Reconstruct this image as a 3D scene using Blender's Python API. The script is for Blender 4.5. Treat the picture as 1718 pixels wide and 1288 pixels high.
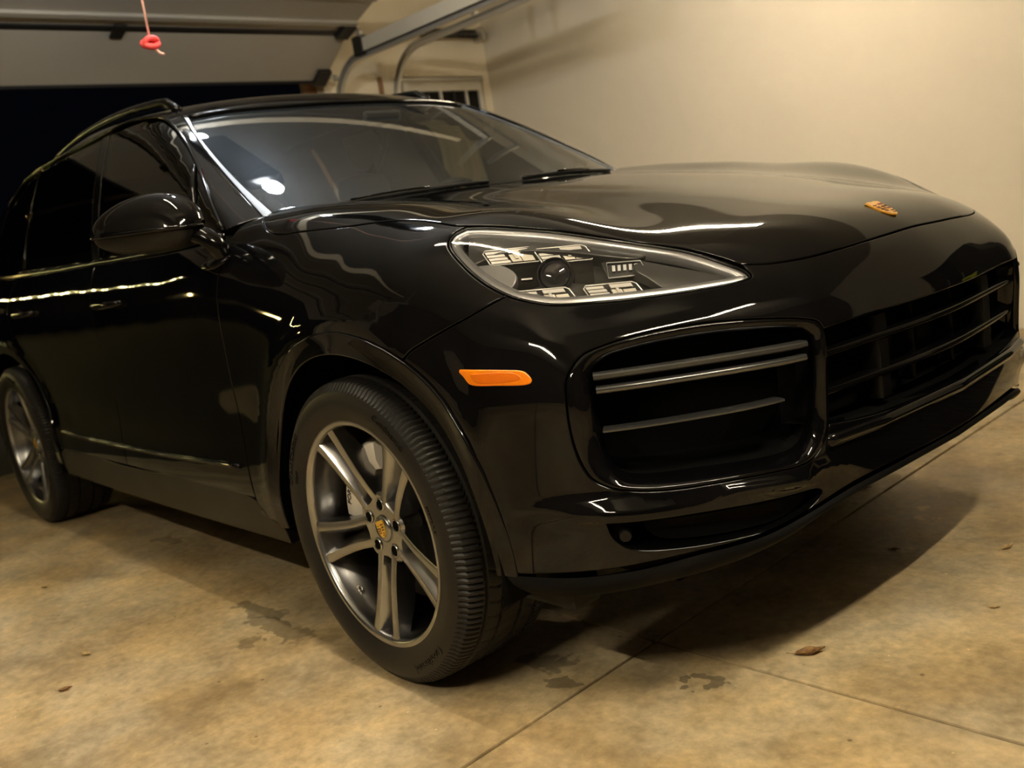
import bpy, bmesh, math, random
import numpy as np
from mathutils import Matrix, Vector
from mathutils.geometry import delaunay_2d_cdt

for _o in list(bpy.data.objects):
    bpy.data.objects.remove(_o, do_unlink=True)
SC = bpy.context.scene
COL = SC.collection
random.seed(4)
RNG = np.random.default_rng(7)

# ------------------------------------------------------------------ camera
CAM_F = 1576.9                       # focal length in pixels of the 1718 x 1288 frame
CAM_P = Vector((1.8815, -2.0791, 1.0452))
_yaw, _pitch, _roll = math.radians(139.098), math.radians(9.634), math.radians(-8.997)
_fw = Vector((math.cos(_yaw) * math.cos(_pitch), math.sin(_yaw) * math.cos(_pitch), -math.sin(_pitch)))
_rt = Vector((math.sin(_yaw), -math.cos(_yaw), 0))
_up = _rt.cross(_fw)
_r2 = math.cos(_roll) * _rt + math.sin(_roll) * _up
_u2 = -math.sin(_roll) * _rt + math.cos(_roll) * _up
camd = bpy.data.cameras.new('camera')
camd.sensor_width = 36.0
camd.lens = CAM_F * 36.0 / 1718.0
camd.clip_start = 0.05
camd.dof.use_dof = True
camd.dof.focus_distance = 1.95
camd.dof.aperture_fstop = 3.6
cam = bpy.data.objects.new('camera', camd)
COL.objects.link(cam)
_m = Matrix((_r2, _u2, -_fw)).transposed().to_4x4()
_m.translation = CAM_P
cam.matrix_world = _m
SC.camera = cam

# ------------------------------------------------------------------ world and exposure
SC.view_settings.view_transform = 'Standard'
SC.view_settings.look = 'None'
SC.view_settings.gamma = 1.0
SC.view_settings.use_curve_mapping = False
SC.view_settings.exposure = 3.02
SC.cycles.max_bounces = 8
SC.cycles.diffuse_bounces = 4
SC.cycles.glossy_bounces = 5
SC.cycles.transparent_max_bounces = 12
SC.cycles.caustics_reflective = False
SC.cycles.caustics_refractive = False
wd = bpy.data.worlds.new('night')
SC.world = wd
wd.use_nodes = True
wd.node_tree.nodes['Background'].inputs[0].default_value = (0.0012, 0.0014, 0.0024, 1)
wd.node_tree.nodes['Background'].inputs[1].default_value = 0.10

# lamp powers (the lamps themselves are built with the garage further down)
P_TUBE_FRONT = 62.0     # emission strength of the tube over the front of the garage
P_TUBE_LEFT = 26.0      # tube by the left wall
P_TUBE_MID = 24.0        # long tube straight above the hood
P_OPENER = 40.0         # twin lamps of the door opener
WARM = (1.0, 0.86, 0.63)
COOL = (0.88, 0.94, 1.0)
GARAGE_TURN = math.radians(0.788)
FRONT_LAMP = (2.30, -1.20, 2.80, math.radians(90))
LEFT_LAMP = (-.95, 2.15, 2.80, 0.0)
SIDE_LAMP = (1.2, -3.60, 2.80, 0.0)
MID_LAMP = (-.40, -1.02, 2.80, 0.0)
OPENER_LOC = (-1.70, -.25, 2.52)
CORD = (-1.2, -.714, 1.792)

# ------------------------------------------------------------------ materials
MATS = {}
def mat(name, col, rough=0.5, metal=0.0, coat=0.0, spec=0.5, emit=None, es=0.0, ior=1.5):
    m = bpy.data.materials.new(name)
    m.use_nodes = True
    b = m.node_tree.nodes['Principled BSDF']
    b.inputs['Base Color'].default_value = (*col, 1)
    b.inputs['Roughness'].default_value = rough
    b.inputs['Metallic'].default_value = metal
    b.inputs['Coat Weight'].default_value = coat
    b.inputs['Coat Roughness'].default_value = 0.02
    b.inputs['Specular IOR Level'].default_value = spec
    b.inputs['IOR'].default_value = ior
    if emit:
        b.inputs['Emission Color'].default_value = (*emit, 1)
        b.inputs['Emission Strength'].default_value = es
    MATS[name] = m
    return m
def nodes(m):
    return m.node_tree.nodes, m.node_tree.links, m.node_tree.nodes['Principled BSDF']
def add_noise_bump(m, scale, strength, dist=0.002, detail=3):
    n, l, b = nodes(m)
    tc = n.new('ShaderNodeTexCoord'); t = n.new('ShaderNodeTexNoise'); bp = n.new('ShaderNodeBump')
    t.inputs['Scale'].default_value = scale; t.inputs['Detail'].default_value = detail
    bp.inputs['Strength'].default_value = strength; bp.inputs['Distance'].default_value = dist
    l.new(tc.outputs['Object'], t.inputs['Vector']); l.new(t.outputs['Fac'], bp.inputs['Height'])
    l.new(bp.outputs['Normal'], b.inputs['Normal'])
def add_noise_colour(m, c1, c2, scale, detail=4, lo=0.35, hi=0.65):
    n, l, b = nodes(m)
    tc = n.new('ShaderNodeTexCoord'); t = n.new('ShaderNodeTexNoise'); r = n.new('ShaderNodeValToRGB')
    t.inputs['Scale'].default_value = scale; t.inputs['Detail'].default_value = detail
    r.color_ramp.elements[0].position = lo; r.color_ramp.elements[0].color = (*c1, 1)
    r.color_ramp.elements[1].position = hi; r.color_ramp.elements[1].color = (*c2, 1)
    l.new(tc.outputs['Object'], t.inputs['Vector']); l.new(t.outputs['Fac'], r.inputs['Fac'])
    l.new(r.outputs['Color'], b.inputs['Base Color'])
def glass(name, tint, ior=1.5, rough=0.0, film=0.0):
    m = bpy.data.materials.new(name); m.use_nodes = True
    nt = m.node_tree; nt.nodes.clear()
    out = nt.nodes.new('ShaderNodeOutputMaterial'); mx = nt.nodes.new('ShaderNodeMixShader')
    tr = nt.nodes.new('ShaderNodeBsdfTransparent'); gl = nt.nodes.new('ShaderNodeBsdfGlossy'); fr = nt.nodes.new('ShaderNodeFresnel')
    tr.inputs['Color'].default_value = (*tint, 1); gl.inputs['Roughness'].default_value = rough
    fr.inputs['IOR'].default_value = ior
    nt.links.new(fr.outputs[0], mx.inputs[0]); nt.links.new(tr.outputs[0], mx.inputs[1])
    nt.links.new(gl.outputs[0], mx.inputs[2]); nt.links.new(mx.outputs[0], out.inputs[0])
    if film > 0:       # thin dust film; its bluish mix also imitates lamp haze on the glass
        df = nt.nodes.new('ShaderNodeBsdfDiffuse'); df.inputs['Color'].default_value = (.55, .60, .62, 1)
        g2 = nt.nodes.new('ShaderNodeBsdfGlossy'); g2.inputs['Roughness'].default_value = .38; g2.inputs['Color'].default_value = (.7, .8, .9, 1)
        m2 = nt.nodes.new('ShaderNodeMixShader'); m2.inputs[0].default_value = .5; m3 = nt.nodes.new('ShaderNodeMixShader'); m3.inputs[0].default_value = film
        nt.links.new(df.outputs[0], m2.inputs[1]); nt.links.new(g2.outputs[0], m2.inputs[2])
        nt.links.new(mx.outputs[0], m3.inputs[1]); nt.links.new(m2.outputs[0], m3.inputs[2]); nt.links.new(m3.outputs[0], out.inputs[0])
    MATS[name] = m
    return m

M_PAINT = mat('black_paint', (0.0022, 0.0022, 0.0026), 0.035, 0.0, 0.0, spec=0.30)
add_noise_bump(M_PAINT, 2.2, 0.012, 0.01, 2)
M_GLOSS = mat('gloss_black', (0.0025, 0.0025, 0.0025), 0.10, 0.0, 0.0, spec=0.22)
M_SATIN = mat('satin_black', (0.005, 0.005, 0.005), 0.38, spec=0.25)
M_MATTE = mat('matte_black', (0.010, 0.010, 0.010), 0.7, spec=0.3)
add_noise_bump(M_MATTE, 400, 0.2, 0.0005)
M_POST = mat('grille_plastic', (0.0022, 0.0022, 0.0022), 0.35, spec=0.12)
M_CHIN = mat('chin_plastic', (0.0045, 0.0045, 0.0045), 0.6, spec=0.06)
M_VOID = mat('dark_cavity', (0.003, 0.003, 0.003), 0.9, spec=0.05)
M_CHROME = mat('chrome', (0.75, 0.75, 0.75), 0.08, 1.0)
M_DCHROME = mat('dark_chrome', (0.25, 0.24, 0.23), 0.16, 1.0)
M_RIM = mat('rim_metal', (0.38, 0.385, 0.39), 0.25, 1.0)
M_RIMIN = mat('rim_barrel_metal', (0.17, 0.17, 0.17), 0.28, 1.0)
M_RUBBER = mat('tire_rubber', (0.009, 0.0085, 0.008), 0.48, spec=0.32)
add_noise_bump(M_RUBBER, 180, 0.15, 0.0006)
M_TEXT = mat('tire_lettering', (0.003, 0.003, 0.003), 0.25)
M_DISC = mat('brake_disc', (0.16, 0.15, 0.14), 0.35, 1.0)
M_CALIPER = mat('caliper_white', (0.78, 0.74, 0.66), 0.35, 0.0, 0.3)
M_BLACKTXT = mat('black_print', (0.006, 0.006, 0.006), 0.5)
M_GOLD = mat('emblem_gold', (0.83, 0.50, 0.06), 0.3, 0.35)
M_GOLD2 = mat('emblem_amber', (0.80, 0.40, 0.06), 0.28, 0.35, 0.5)
M_RED = mat('emblem_red', (0.16, 0.008, 0.008), 0.35)
M_AMBER = mat('amber_lens', (0.82, 0.215, 0.006), 0.16, 0.0, 0.1)
M_AMBER2 = mat('amber_reflector', (0.66, 0.14, 0.004), 0.25, 0.0, 0.2)
M_HLGREY = mat('headlight_bezel', (0.42, 0.42, 0.42), 0.36, 0.8)
M_HLMID = mat('headlight_plate', (0.07, 0.069, 0.066), 0.32, 0.6, 0.2)
M_HLDARK = mat('headlight_inner', (0.014, 0.014, 0.0135), 0.28, 0.3, 0.2)
M_HLCHROME = mat('headlight_reflector', (0.92, 0.89, 0.83), 0.22, 0.45)
M_HLWHITE = mat('headlight_diffuser', (0.80, 0.74, 0.62), 0.3)
M_LENS = glass('headlight_lens', (0.96, 0.96, 0.96), 1.45)
M_WIND = glass('windshield_glass', (0.50, 0.56, 0.54), 1.5, film=.021)
M_TINT = glass('privacy_glass', (0.10, 0.10, 0.095), 1.5)
M_SILVER = mat('satin_silver_trim', (0.16, 0.165, 0.17), 0.30, 0.9)
M_PROJ = mat('projector_lens', (0.010, 0.010, 0.012), 0.04, 0.0, 1.0)
M_LIGHTBAR = mat('light_guide', (0.10, 0.10, 0.10), 0.22, 0.7, 0.4)
M_LEATHER = mat('seat_leather', (0.10, 0.098, 0.09), 0.5)
M_LEATHER2 = mat('dash_leather', (0.012, 0.012, 0.012), 0.6)
M_LINER = mat('headliner', (0.06, 0.058, 0.052), 0.8)

# ------------------------------------------------------------------ object helpers
def link(name, me, material, parent=None, loc=None):
    o = bpy.data.objects.new(name, me)
    COL.objects.link(o)
    if material is not None and me is not None and len(me.materials) == 0:
        me.materials.append(material)
    if parent is not None:
        o.parent = parent
    if loc is not None:
        o.location = loc
    return o
def tag(o, label=None, cat=None, group=None, kind=None):
    if label: o['label'] = label
    if cat: o['category'] = cat
    if group: o['group'] = group
    if kind: o['kind'] = kind
    return o
def empty(name, loc=(0, 0, 0), rz=0.0):
    o = bpy.data.objects.new(name, None)
    o.empty_display_size = 0.1
    COL.objects.link(o); o.location = loc; o.rotation_euler = (0, 0, rz)
    return o
def mesh_np(name, V, F, N=None, smooth=True):
    me = bpy.data.meshes.new(name)
    me.from_pydata([tuple(map(float, v)) for v in V], [], [tuple(map(int, f)) for f in F])
    if smooth:
        me.polygons.foreach_set('use_smooth', [True] * len(me.polygons))
    me.update()
    if N is not None:
        me.normals_split_custom_set_from_vertices([tuple(map(float, n)) for n in N])
    return me
class MB:
    """collects simple solids into one mesh"""
    def __init__(self): self.v = []; self.f = []
    def add(self, V, F):
        k = len(self.v); self.v += [tuple(map(float, q)) for q in V]; self.f += [tuple(i + k for i in f) for f in F]; return self
    def box(self, a, b):
        (x0, y0, z0), (x1, y1, z1) = a, b
        return self.add([(x0,y0,z0),(x1,y0,z0),(x1,y1,z0),(x0,y1,z0),(x0,y0,z1),(x1,y0,z1),(x1,y1,z1),(x0,y1,z1)],
                        [(0,3,2,1),(4,5,6,7),(0,1,5,4),(1,2,6,5),(2,3,7,6),(3,0,4,7)])
    def hexa(self, pts):
        return self.add(pts, [(0,3,2,1),(4,5,6,7),(0,1,5,4),(1,2,6,5),(2,3,7,6),(3,0,4,7)])
    def tube(self, path, rad, n=10, closed=False, cap=True):
        P = [Vector(q) for q in path]; m = len(P)
        rs = rad if hasattr(rad, '__len__') else [rad] * m
        rings = []; prev = None
        for i in range(m):
            if closed: t = (P[(i + 1) % m] - P[i - 1])
            else: t = P[min(i + 1, m - 1)] - P[max(i - 1, 0)]
            t.normalize()
            if prev is None:
                a = Vector((0, 0, 1)) if abs(t.z) < 0.9 else Vector((1, 0, 0))
                u = t.cross(a).normalized()
            else:
                u = (prev - t * prev.dot(t)).normalized()
            prev = u; w = t.cross(u)
            rings.append([P[i] + rs[i] * (math.cos(2*math.pi*k/n) * u + math.sin(2*math.pi*k/n) * w) for k in range(n)])
        V = [q for r in rings for q in r]; F = []
        for i in range(m if closed else m - 1):
            j = (i + 1) % m
            for k in range(n):
                F.append((i*n+k, i*n+(k+1) % n, j*n+(k+1) % n, j*n+k))
        if cap and not closed:
            F.append(tuple(reversed(range(n)))); F.append(tuple((m-1)*n+k for k in range(n)))
        return self.add(V, F)
    def build(self, name, material, parent=None, smooth=False, bevel=0.0, auto=None, segs=2):
        me = bpy.data.meshes.new(name); me.from_pydata(self.v, [], self.f); me.update()
        bm = bmesh.new(); bm.from_mesh(me)
        bmesh.ops.recalc_face_normals(bm, faces=bm.faces)
        if bevel > 0:
            bmesh.ops.bevel(bm, geom=[e for e in bm.edges], offset=bevel, segments=segs, affect='EDGES', profile=0.6, clamp_overlap=True)
        bm.to_mesh(me); bm.free()
        if smooth:
            me.polygons.foreach_set('use_smooth', [True] * len(me.polygons))
        if auto is not None:
            me.polygons.foreach_set('use_smooth', [True] * len(me.polygons))
            me.set_sharp_from_angle(angle=math.radians(auto))
        return link(name, me, material, parent)
def lathe(name, prof, material, parent=None, n=96, axis='y', auto=35, closed=False):
    """prof: list of (radius, axial). Revolves about the y axis"""
    V = []; F = []; m = len(prof)
    for i in range(n):
        a = 2 * math.pi * i / n
        for r, y in prof: V.append((r * math.cos(a), y, r * math.sin(a)))
    for i in range(n):
        j = (i + 1) % n
        for k in range(m if closed else m - 1):
            k2 = (k + 1) % m
            F.append((i*m+k, j*m+k, j*m+k2, i*m+k2))
    mb = MB(); mb.add(V, F)
    return mb.build(name, material, parent, auto=auto)
def spline(pts, n):
    """Catmull-Rom through 3-D points, n samples"""
    P = np.array(pts, float)
    if len(P) == 2:
        t = np.linspace(0, 1, n)[:, None]; return P[0] * (1 - t) + P[1] * t
    d = np.linalg.norm(np.diff(P, axis=0), axis=1) ** 0.5
    T = np.concatenate([[0], np.cumsum(d)])
    A = np.vstack([2*P[0]-P[1], P, 2*P[-1]-P[-2]]); TT = np.concatenate([[T[0]-d[0]], T, [T[-1]+d[-1]]])
    out = []
    for t in np.linspace(T[0], T[-1], n):
        i = min(max(np.searchsorted(T, t, side='right') - 1, 0), len(P) - 2)
        p0, p1, p2, p3 = A[i:i+4]; t0, t1, t2, t3 = TT[i:i+4]
        a1 = (t1-t)/(t1-t0)*p0+(t-t0)/(t1-t0)*p1; a2 = (t2-t)/(t2-t1)*p1+(t-t1)/(t2-t1)*p2; a3 = (t3-t)/(t3-t2)*p2+(t-t2)/(t3-t2)*p3
        b1 = (t2-t)/(t2-t0)*a1+(t-t0)/(t2-t0)*a2; b2 = (t3-t)/(t3-t1)*a2+(t-t1)/(t3-t1)*a3
        out.append((t2-t)/(t2-t1)*b1+(t-t1)/(t2-t1)*b2)
    return np.array(out)
def curve(pts, step=0.02):
    P = np.array(pts, float); L = np.linalg.norm(np.diff(P, axis=0), axis=1).sum()
    return spline(P, max(2, int(L / step) + 1))
def chain(*cs):
    """joins curves end to start, dropping repeated end points"""
    out = []
    for c in cs:
        for q in c:
            if not out or np.linalg.norm(q - out[-1]) > 1e-4: out.append(q)
    if np.linalg.norm(out[0] - out[-1]) < 1e-4: out.pop()
    return np.array(out)
def loft(rings, closed=True, caps=False):
    V = [q for r in rings for q in r]; n = len(rings[0]); F = []
    for i in range(len(rings) - 1):
        for k in range(n if closed else n - 1):
            F.append((i*n+k, i*n+(k+1) % n, (i+1)*n+(k+1) % n, (i+1)*n+k))
    if caps:
        F.append(tuple(reversed(range(n)))); F.append(tuple((len(rings)-1)*n+k for k in range(n)))
    return V, F
# ------------------------------------------------------------------ body surfaces (smooth implicit functions)
def tps_fit(P,V,lam=1e-4):
    P=np.array(P,float);V=np.array(V,float);n=len(P)
    r2=((P[:,None]-P[None])**2).sum(2)
    K=r2**1.5+lam*np.eye(n)
    Q=np.hstack([np.ones((n,1)),P])
    A=np.block([[K,Q],[Q.T,np.zeros((3,3))]])
    w=np.linalg.solve(A,np.concatenate([V,np.zeros(3)]))
    return P,w
def tps_eval(m,a,b):
    P,w=m;n=len(P)
    out=w[n]+w[n+1]*a+w[n+2]*b
    for i in range(n):
        r2=(a-P[i,0])**2+(b-P[i,1])**2+1e-12
        out=out+w[i]*r2*np.sqrt(r2)
    return out
def smax(a,b,k):
    return .5*(a+b+np.sqrt((a-b)**2+.25*k*k))
# half width S(x, z), hood height H(x, y) and nose reach F(y, z) at control points
S_PTS=[(-3.2,0.25,0.9300),(-3.2,0.36,0.9550),(-3.2,0.46,0.9550),(-3.2,0.58,0.9400),(-3.2,0.72,0.9440),(-3.2,0.86,0.9650),(-3.2,0.97,0.9700),(-3.2,1.03,0.9620),(-3.2,1.09,0.9400),(-3.2,1.16,0.8950),(-2.95,0.25,0.9300),(-2.95,0.36,0.9550),(-2.95,0.46,0.9550),(-2.95,0.58,0.9400),(-2.95,0.72,0.9440),(-2.95,0.86,0.9650),(-2.95,0.97,0.9700),(-2.95,1.03,0.9620),(-2.95,1.09,0.9400),(-2.95,1.16,0.8950),(-2.7,0.25,0.9300),(-2.7,0.36,0.9550),(-2.7,0.46,0.9550),(-2.7,0.58,0.9400),(-2.7,0.72,0.9440),(-2.7,0.86,0.9635),(-2.7,0.97,0.9685),(-2.7,1.03,0.9605),(-2.7,1.09,0.9385),(-2.7,1.16,0.8950),(-2.45,0.25,0.9300),(-2.45,0.36,0.9550),(-2.45,0.46,0.9550),(-2.45,0.58,0.9400),(-2.45,0.72,0.9440),(-2.45,0.86,0.9597),(-2.45,0.97,0.9647),(-2.45,1.03,0.9567),(-2.45,1.09,0.9347),(-2.45,1.16,0.8950),(-2.2,0.25,0.9300),(-2.2,0.36,0.9550),(-2.2,0.46,0.9550),(-2.2,0.58,0.9400),(-2.2,0.72,0.9440),(-2.2,0.86,0.9560),(-2.2,0.97,0.9610),(-2.2,1.03,0.9530),(-2.2,1.09,0.9310),(-2.2,1.16,0.8950),(-1.95,0.25,0.9300),(-1.95,0.36,0.9550),(-1.95,0.46,0.9550),(-1.95,0.58,0.9400),(-1.95,0.72,0.9440),(-1.95,0.86,0.9530),(-1.95,0.97,0.9580),(-1.95,1.03,0.9500),(-1.95,1.09,0.9280),(-1.95,1.16,0.8950),(-1.7,0.25,0.9300),(-1.7,0.36,0.9551),(-1.7,0.46,0.9550),(-1.7,0.58,0.9400),(-1.7,0.72,0.9440),(-1.7,0.86,0.9530),(-1.7,0.97,0.9580),(-1.7,1.03,0.9500),(-1.7,1.09,0.9280),(-1.7,1.16,0.8950),(-1.45,0.25,0.9300),(-1.45,0.36,0.9551),(-1.45,0.46,0.9551),(-1.45,0.58,0.9400),(-1.45,0.72,0.9440),(-1.45,0.86,0.9530),(-1.45,0.97,0.9580),(-1.45,1.03,0.9499),(-1.45,1.09,0.9279),(-1.45,1.16,0.8950),(-1.2,0.25,0.9300),(-1.2,0.36,0.9551),(-1.2,0.46,0.9551),(-1.2,0.58,0.9400),(-1.2,0.72,0.9440),(-1.2,0.86,0.9530),(-1.2,0.97,0.9579),(-1.2,1.03,0.9499),(-1.2,1.09,0.9279),(-1.2,1.16,0.8949),(-0.95,0.25,0.9300),(-0.95,0.36,0.9551),(-0.95,0.46,0.9551),(-0.95,0.58,0.9400),(-0.95,0.72,0.9440),(-0.95,0.86,0.9530),(-0.95,0.97,0.9579),(-0.95,1.03,0.9498),(-0.95,1.09,0.9278),(-0.95,1.16,0.8949),(-0.7,0.25,0.9300),(-0.7,0.36,0.9552),(-0.7,0.46,0.9551),(-0.7,0.58,0.9400),(-0.7,0.72,0.9435),(-0.7,0.86,0.9516),(-0.7,0.97,0.9561),(-0.7,1.03,0.9481),(-0.7,1.09,0.9264),(-0.7,1.16,0.8939),(-3.6,0.3,0.9000),(-3.6,0.6,0.9300),(-3.6,0.86,0.9450),(-3.6,0.97,0.9400),(-3.6,1.1,0.9000),(-4,0.3,0.8000),(-4,0.6,0.8300),(-4,0.86,0.8300),(-4,0.97,0.8200),(-4,1.1,0.7800),(-0.45,0.25,0.9300),(-0.45,0.36,0.9552),(-0.45,0.46,0.9552),(-0.45,0.58,0.9429),(-0.45,0.72,0.9480),(-0.45,0.86,0.9540),(-0.45,0.97,0.9511),(-0.45,1.05,0.9215),(-0.45,1.12,0.8674),(-0.2,0.3,0.9551),(-0.2,0.5,0.9571),(-0.2,0.7,0.9661),(-0.2,0.86,0.9682),(-0.2,0.95,0.9537),(-0.2,1.03,0.9148),(-0.2,1.1,0.8509),(0,0.3,0.9701),(0,0.6,0.9791),(0,0.8,0.9814),(0,0.88,0.9708),(0,0.96,0.9438),(0,1.03,0.8961),(0,1.09,0.8226),(0.2,0.3,0.9654),(0.2,0.6,0.9675),(0.2,0.8,0.9654),(0.2,0.88,0.9586),(0.2,0.96,0.9335),(0.2,1.02,0.8888),(0.2,1.06,0.8354),(0.4,0.3,0.9513),(0.4,0.45,0.9642),(0.4,0.6,0.9545),(0.4,0.77,0.9477),(0.4,0.85,0.9429),(0.4,0.92,0.9225),(0.4,0.98,0.8806),(0.4,1.03,0.8321),(0.55,0.3,0.9083),(0.55,0.45,0.9453),(0.55,0.6,0.9534),(0.55,0.75,0.9490),(0.55,0.84,0.9097),(0.55,0.9,0.8673),(0.55,0.96,0.8059),(0.7,0.3,0.7892),(0.7,0.45,0.8447),(0.7,0.6,0.8616),(0.7,0.72,0.8481),(0.7,0.8,0.7931),(0.7,0.86,0.7302),(0.85,0.3,0.6213),(0.85,0.45,0.6729),(0.85,0.6,0.6808),(0.85,0.72,0.6698),(0.85,0.82,0.6008)]
_h=[(-0.7,0,1.2150),(-0.5,0,1.1899),(-0.3,0,1.1650),(0,0,1.1300),(0.3,0,1.0851),(0.5,0,1.0468),(0.7,0,1.0023),(0.82,0,0.9631),(0.92,0,0.9077),(0.98,0,0.8447),(-0.7,0.3,1.2097),(-0.5,0.3,1.1864),(-0.3,0.3,1.1620),(0,0.3,1.1257),(0.3,0.3,1.0796),(0.5,0.3,1.0375),(0.7,0.3,0.9869),(0.82,0.3,0.9493),(0.9,0.3,0.9029),(0.96,0.3,0.8399),(-0.7,0.53,1.1968),(-0.5,0.53,1.1757),(-0.3,0.53,1.1574),(0,0.53,1.1194),(0.3,0.53,1.0706),(0.5,0.53,1.0240),(0.7,0.53,0.9574),(0.82,0.53,0.9061),(0.9,0.53,0.8441),(-0.7,0.76,1.1891),(-0.5,0.76,1.1802),(-0.3,0.76,1.1652),(0,0.76,1.1256),(0.2,0.76,1.0903),(0.34,0.76,1.0727),(0.5,0.76,1.0156),(0.6,0.76,0.9604),(0.7,0.76,0.8881),(-0.5,0.92,1.1251),(-0.3,0.92,1.1095),(0,0.92,1.0524),(0.2,0.92,1.0298),(0.4,0.92,0.9540),(0.5,0.92,0.8908)]
H_PTS=_h+[(a,-b,c) for a,b,c in _h if b>0]
_f=[(0,0.75,0.9868),(0.2,0.75,0.9749),(0.35,0.75,0.9616),(0.48,0.75,0.9519),(0.6,0.75,0.9284),(0.7,0.75,0.8798),(0.8,0.75,0.7893),(0.88,0.75,0.6641),(0.94,0.75,0.5029),(0,0.62,0.9888),(0.2,0.62,0.9772),(0.35,0.62,0.9606),(0.48,0.62,0.9434),(0.6,0.62,0.9122),(0.7,0.62,0.8609),(0.8,0.62,0.7736),(0.88,0.62,0.6548),(0.94,0.62,0.4990),(0,0.5,0.9847),(0.2,0.5,0.9751),(0.35,0.5,0.9584),(0.48,0.5,0.9386),(0.6,0.5,0.9055),(0.7,0.5,0.8562),(0.8,0.5,0.7750),(0.88,0.5,0.6617),(0.94,0.5,0.5091),(0,0.4,0.9699),(0.2,0.4,0.9620),(0.35,0.4,0.9464),(0.48,0.4,0.9257),(0.6,0.4,0.8912),(0.7,0.4,0.8418),(0.8,0.4,0.7622),(0.88,0.4,0.6509),(0.94,0.4,0.4996),(0,0.3,0.9351),(0.2,0.3,0.9283),(0.35,0.3,0.9136),(0.48,0.3,0.8923),(0.6,0.3,0.8551),(0.7,0.3,0.8025),(0.8,0.3,0.7206),(0.88,0.3,0.6089),(0.94,0.3,0.4582),(0,0.82,0.9756),(0.2,0.82,0.9637),(0.35,0.82,0.9494),(0.48,0.82,0.9359),(0.6,0.82,0.9098),(0.7,0.82,0.8558),(0.8,0.82,0.7477),(0.88,0.82,0.6054),(0,0.88,0.9432),(0.2,0.88,0.9316),(0.35,0.88,0.9197),(0.48,0.88,0.9019),(0.6,0.88,0.8667),(0.7,0.88,0.8038),(0.8,0.88,0.6778),(0.88,0.88,0.5149),(0,0.95,0.8565),(0.35,0.95,0.8327),(0.6,0.95,0.7415),(0.75,0.95,0.6425)]
F_PTS=_f+[(-a,b,c) for a,b,c in _f if a>0]
def prep():
    global mS,mH,mF
    s=np.array(S_PTS);mS=tps_fit(s[:,:2],s[:,2],0.0003)
    s=np.array(H_PTS);mH=tps_fit(s[:,:2],s[:,2],0.0003)
    s=np.array(F_PTS);mF=tps_fit(s[:,:2],s[:,2],0.001)
def f0(P):
    x,y,z=P[:,0],np.abs(P[:,1]),P[:,2]
    a=y-tps_eval(mS,x,z)
    b=z-tps_eval(mH,x,y)
    c=x-tps_eval(mF,y,z)
    rg=.042*np.exp(-((z-.486)/.019)**2)/(1+np.exp(-(x-.61)/.03))/(1+np.exp(-(y-.57)/.035))
    r2=.0035*np.exp(-((z-.818)/.020)**2)/(1+np.exp(-(y-.45)/.05))/(1+np.exp(-(x-.61)/.03))
    fl=0*x
    for wx in (.008,-2.895):
        rr=np.sqrt((x-wx)**2+(z-.376)**2); fl=fl+.009*np.exp(-((rr-.508)/.034)**2)
    fl=fl/(1+np.exp(-(z-.42)/.04))
    a=a-rg-r2-fl; c=c-rg-r2
    return smax(smax(smax(a,b,.05),c,.05),-3.94+.25*np.maximum(z-.8,0)**2-x,.12)
def body_f(P):
    return f0(P)
prep()
def grad(P,h=1e-3,fn=None):
    fn=fn or body_f
    g=np.stack([fn(P+h*e)-fn(P-h*e) for e in np.eye(3)],1)/(2*h)
    return g

_rc=np.polyfit([-.9,-1.15,-1.3,-1.6,-2.0,-2.5,-3.0,-3.5,-3.9],[1.545,1.595,1.625,1.662,1.687,1.678,1.632,1.545,1.44],5)
def cabin_f(P):
    x,y,z=P[:,0],np.abs(P[:,1]),P[:,2]
    u=z-1.1
    a=(y-(.890-.275*u-.20*u*u-.035*np.maximum(-2.3-x,0)**2))*.93
    w=z-1.19
    b=(x-(-.365-2.0*w-.25*w*w-(.42-.3*w)*y*y))/2.25
    c=z-(np.polyval(_rc,np.clip(x,-3.95,-.8))+.022-.10*y*y-.10*y**4)
    d=(-x-(3.86-.95*w))/1.38
    return smax(smax(smax(a,b,.045),c,.055),d,.10)

# ------------------------------------------------------------------ panels cut from the surfaces
def nrm(a):
    return a / (np.linalg.norm(a, axis=-1, keepdims=True) + 1e-12)
def snap(P, fn, off=0.0, it=8):
    P = np.array(P, float)
    for _ in range(it):
        g = grad(P, fn=fn); v = fn(P) - off
        st = v[:, None] * g / ((g * g).sum(1)[:, None] + 1e-9)
        P = P - np.clip(st, -.08, .08)
    return P
def inside(poly, pts):
    x, y = pts[:, 0], pts[:, 1]; c = np.zeros(len(pts), bool)
    n = len(poly)
    for i in range(n):
        a, b = poly[i], poly[(i + 1) % n]
        if a[1] == b[1]: continue
        m = (a[1] > y) != (b[1] > y)
        c ^= m & (x < (b[0] - a[0]) * (y - a[1]) / (b[1] - a[1]) + a[0])
    return c
def segdist(poly, pts):
    d = np.full(len(pts), 9.0)
    A = poly; B = np.roll(poly, -1, axis=0)
    for a, b in zip(A, B):
        ab = b - a; t = np.clip(((pts - a) @ ab) / (ab @ ab + 1e-12), 0, 1)
        d = np.minimum(d, np.linalg.norm(pts - a - t[:, None] * ab, axis=1))
    return d
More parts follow.
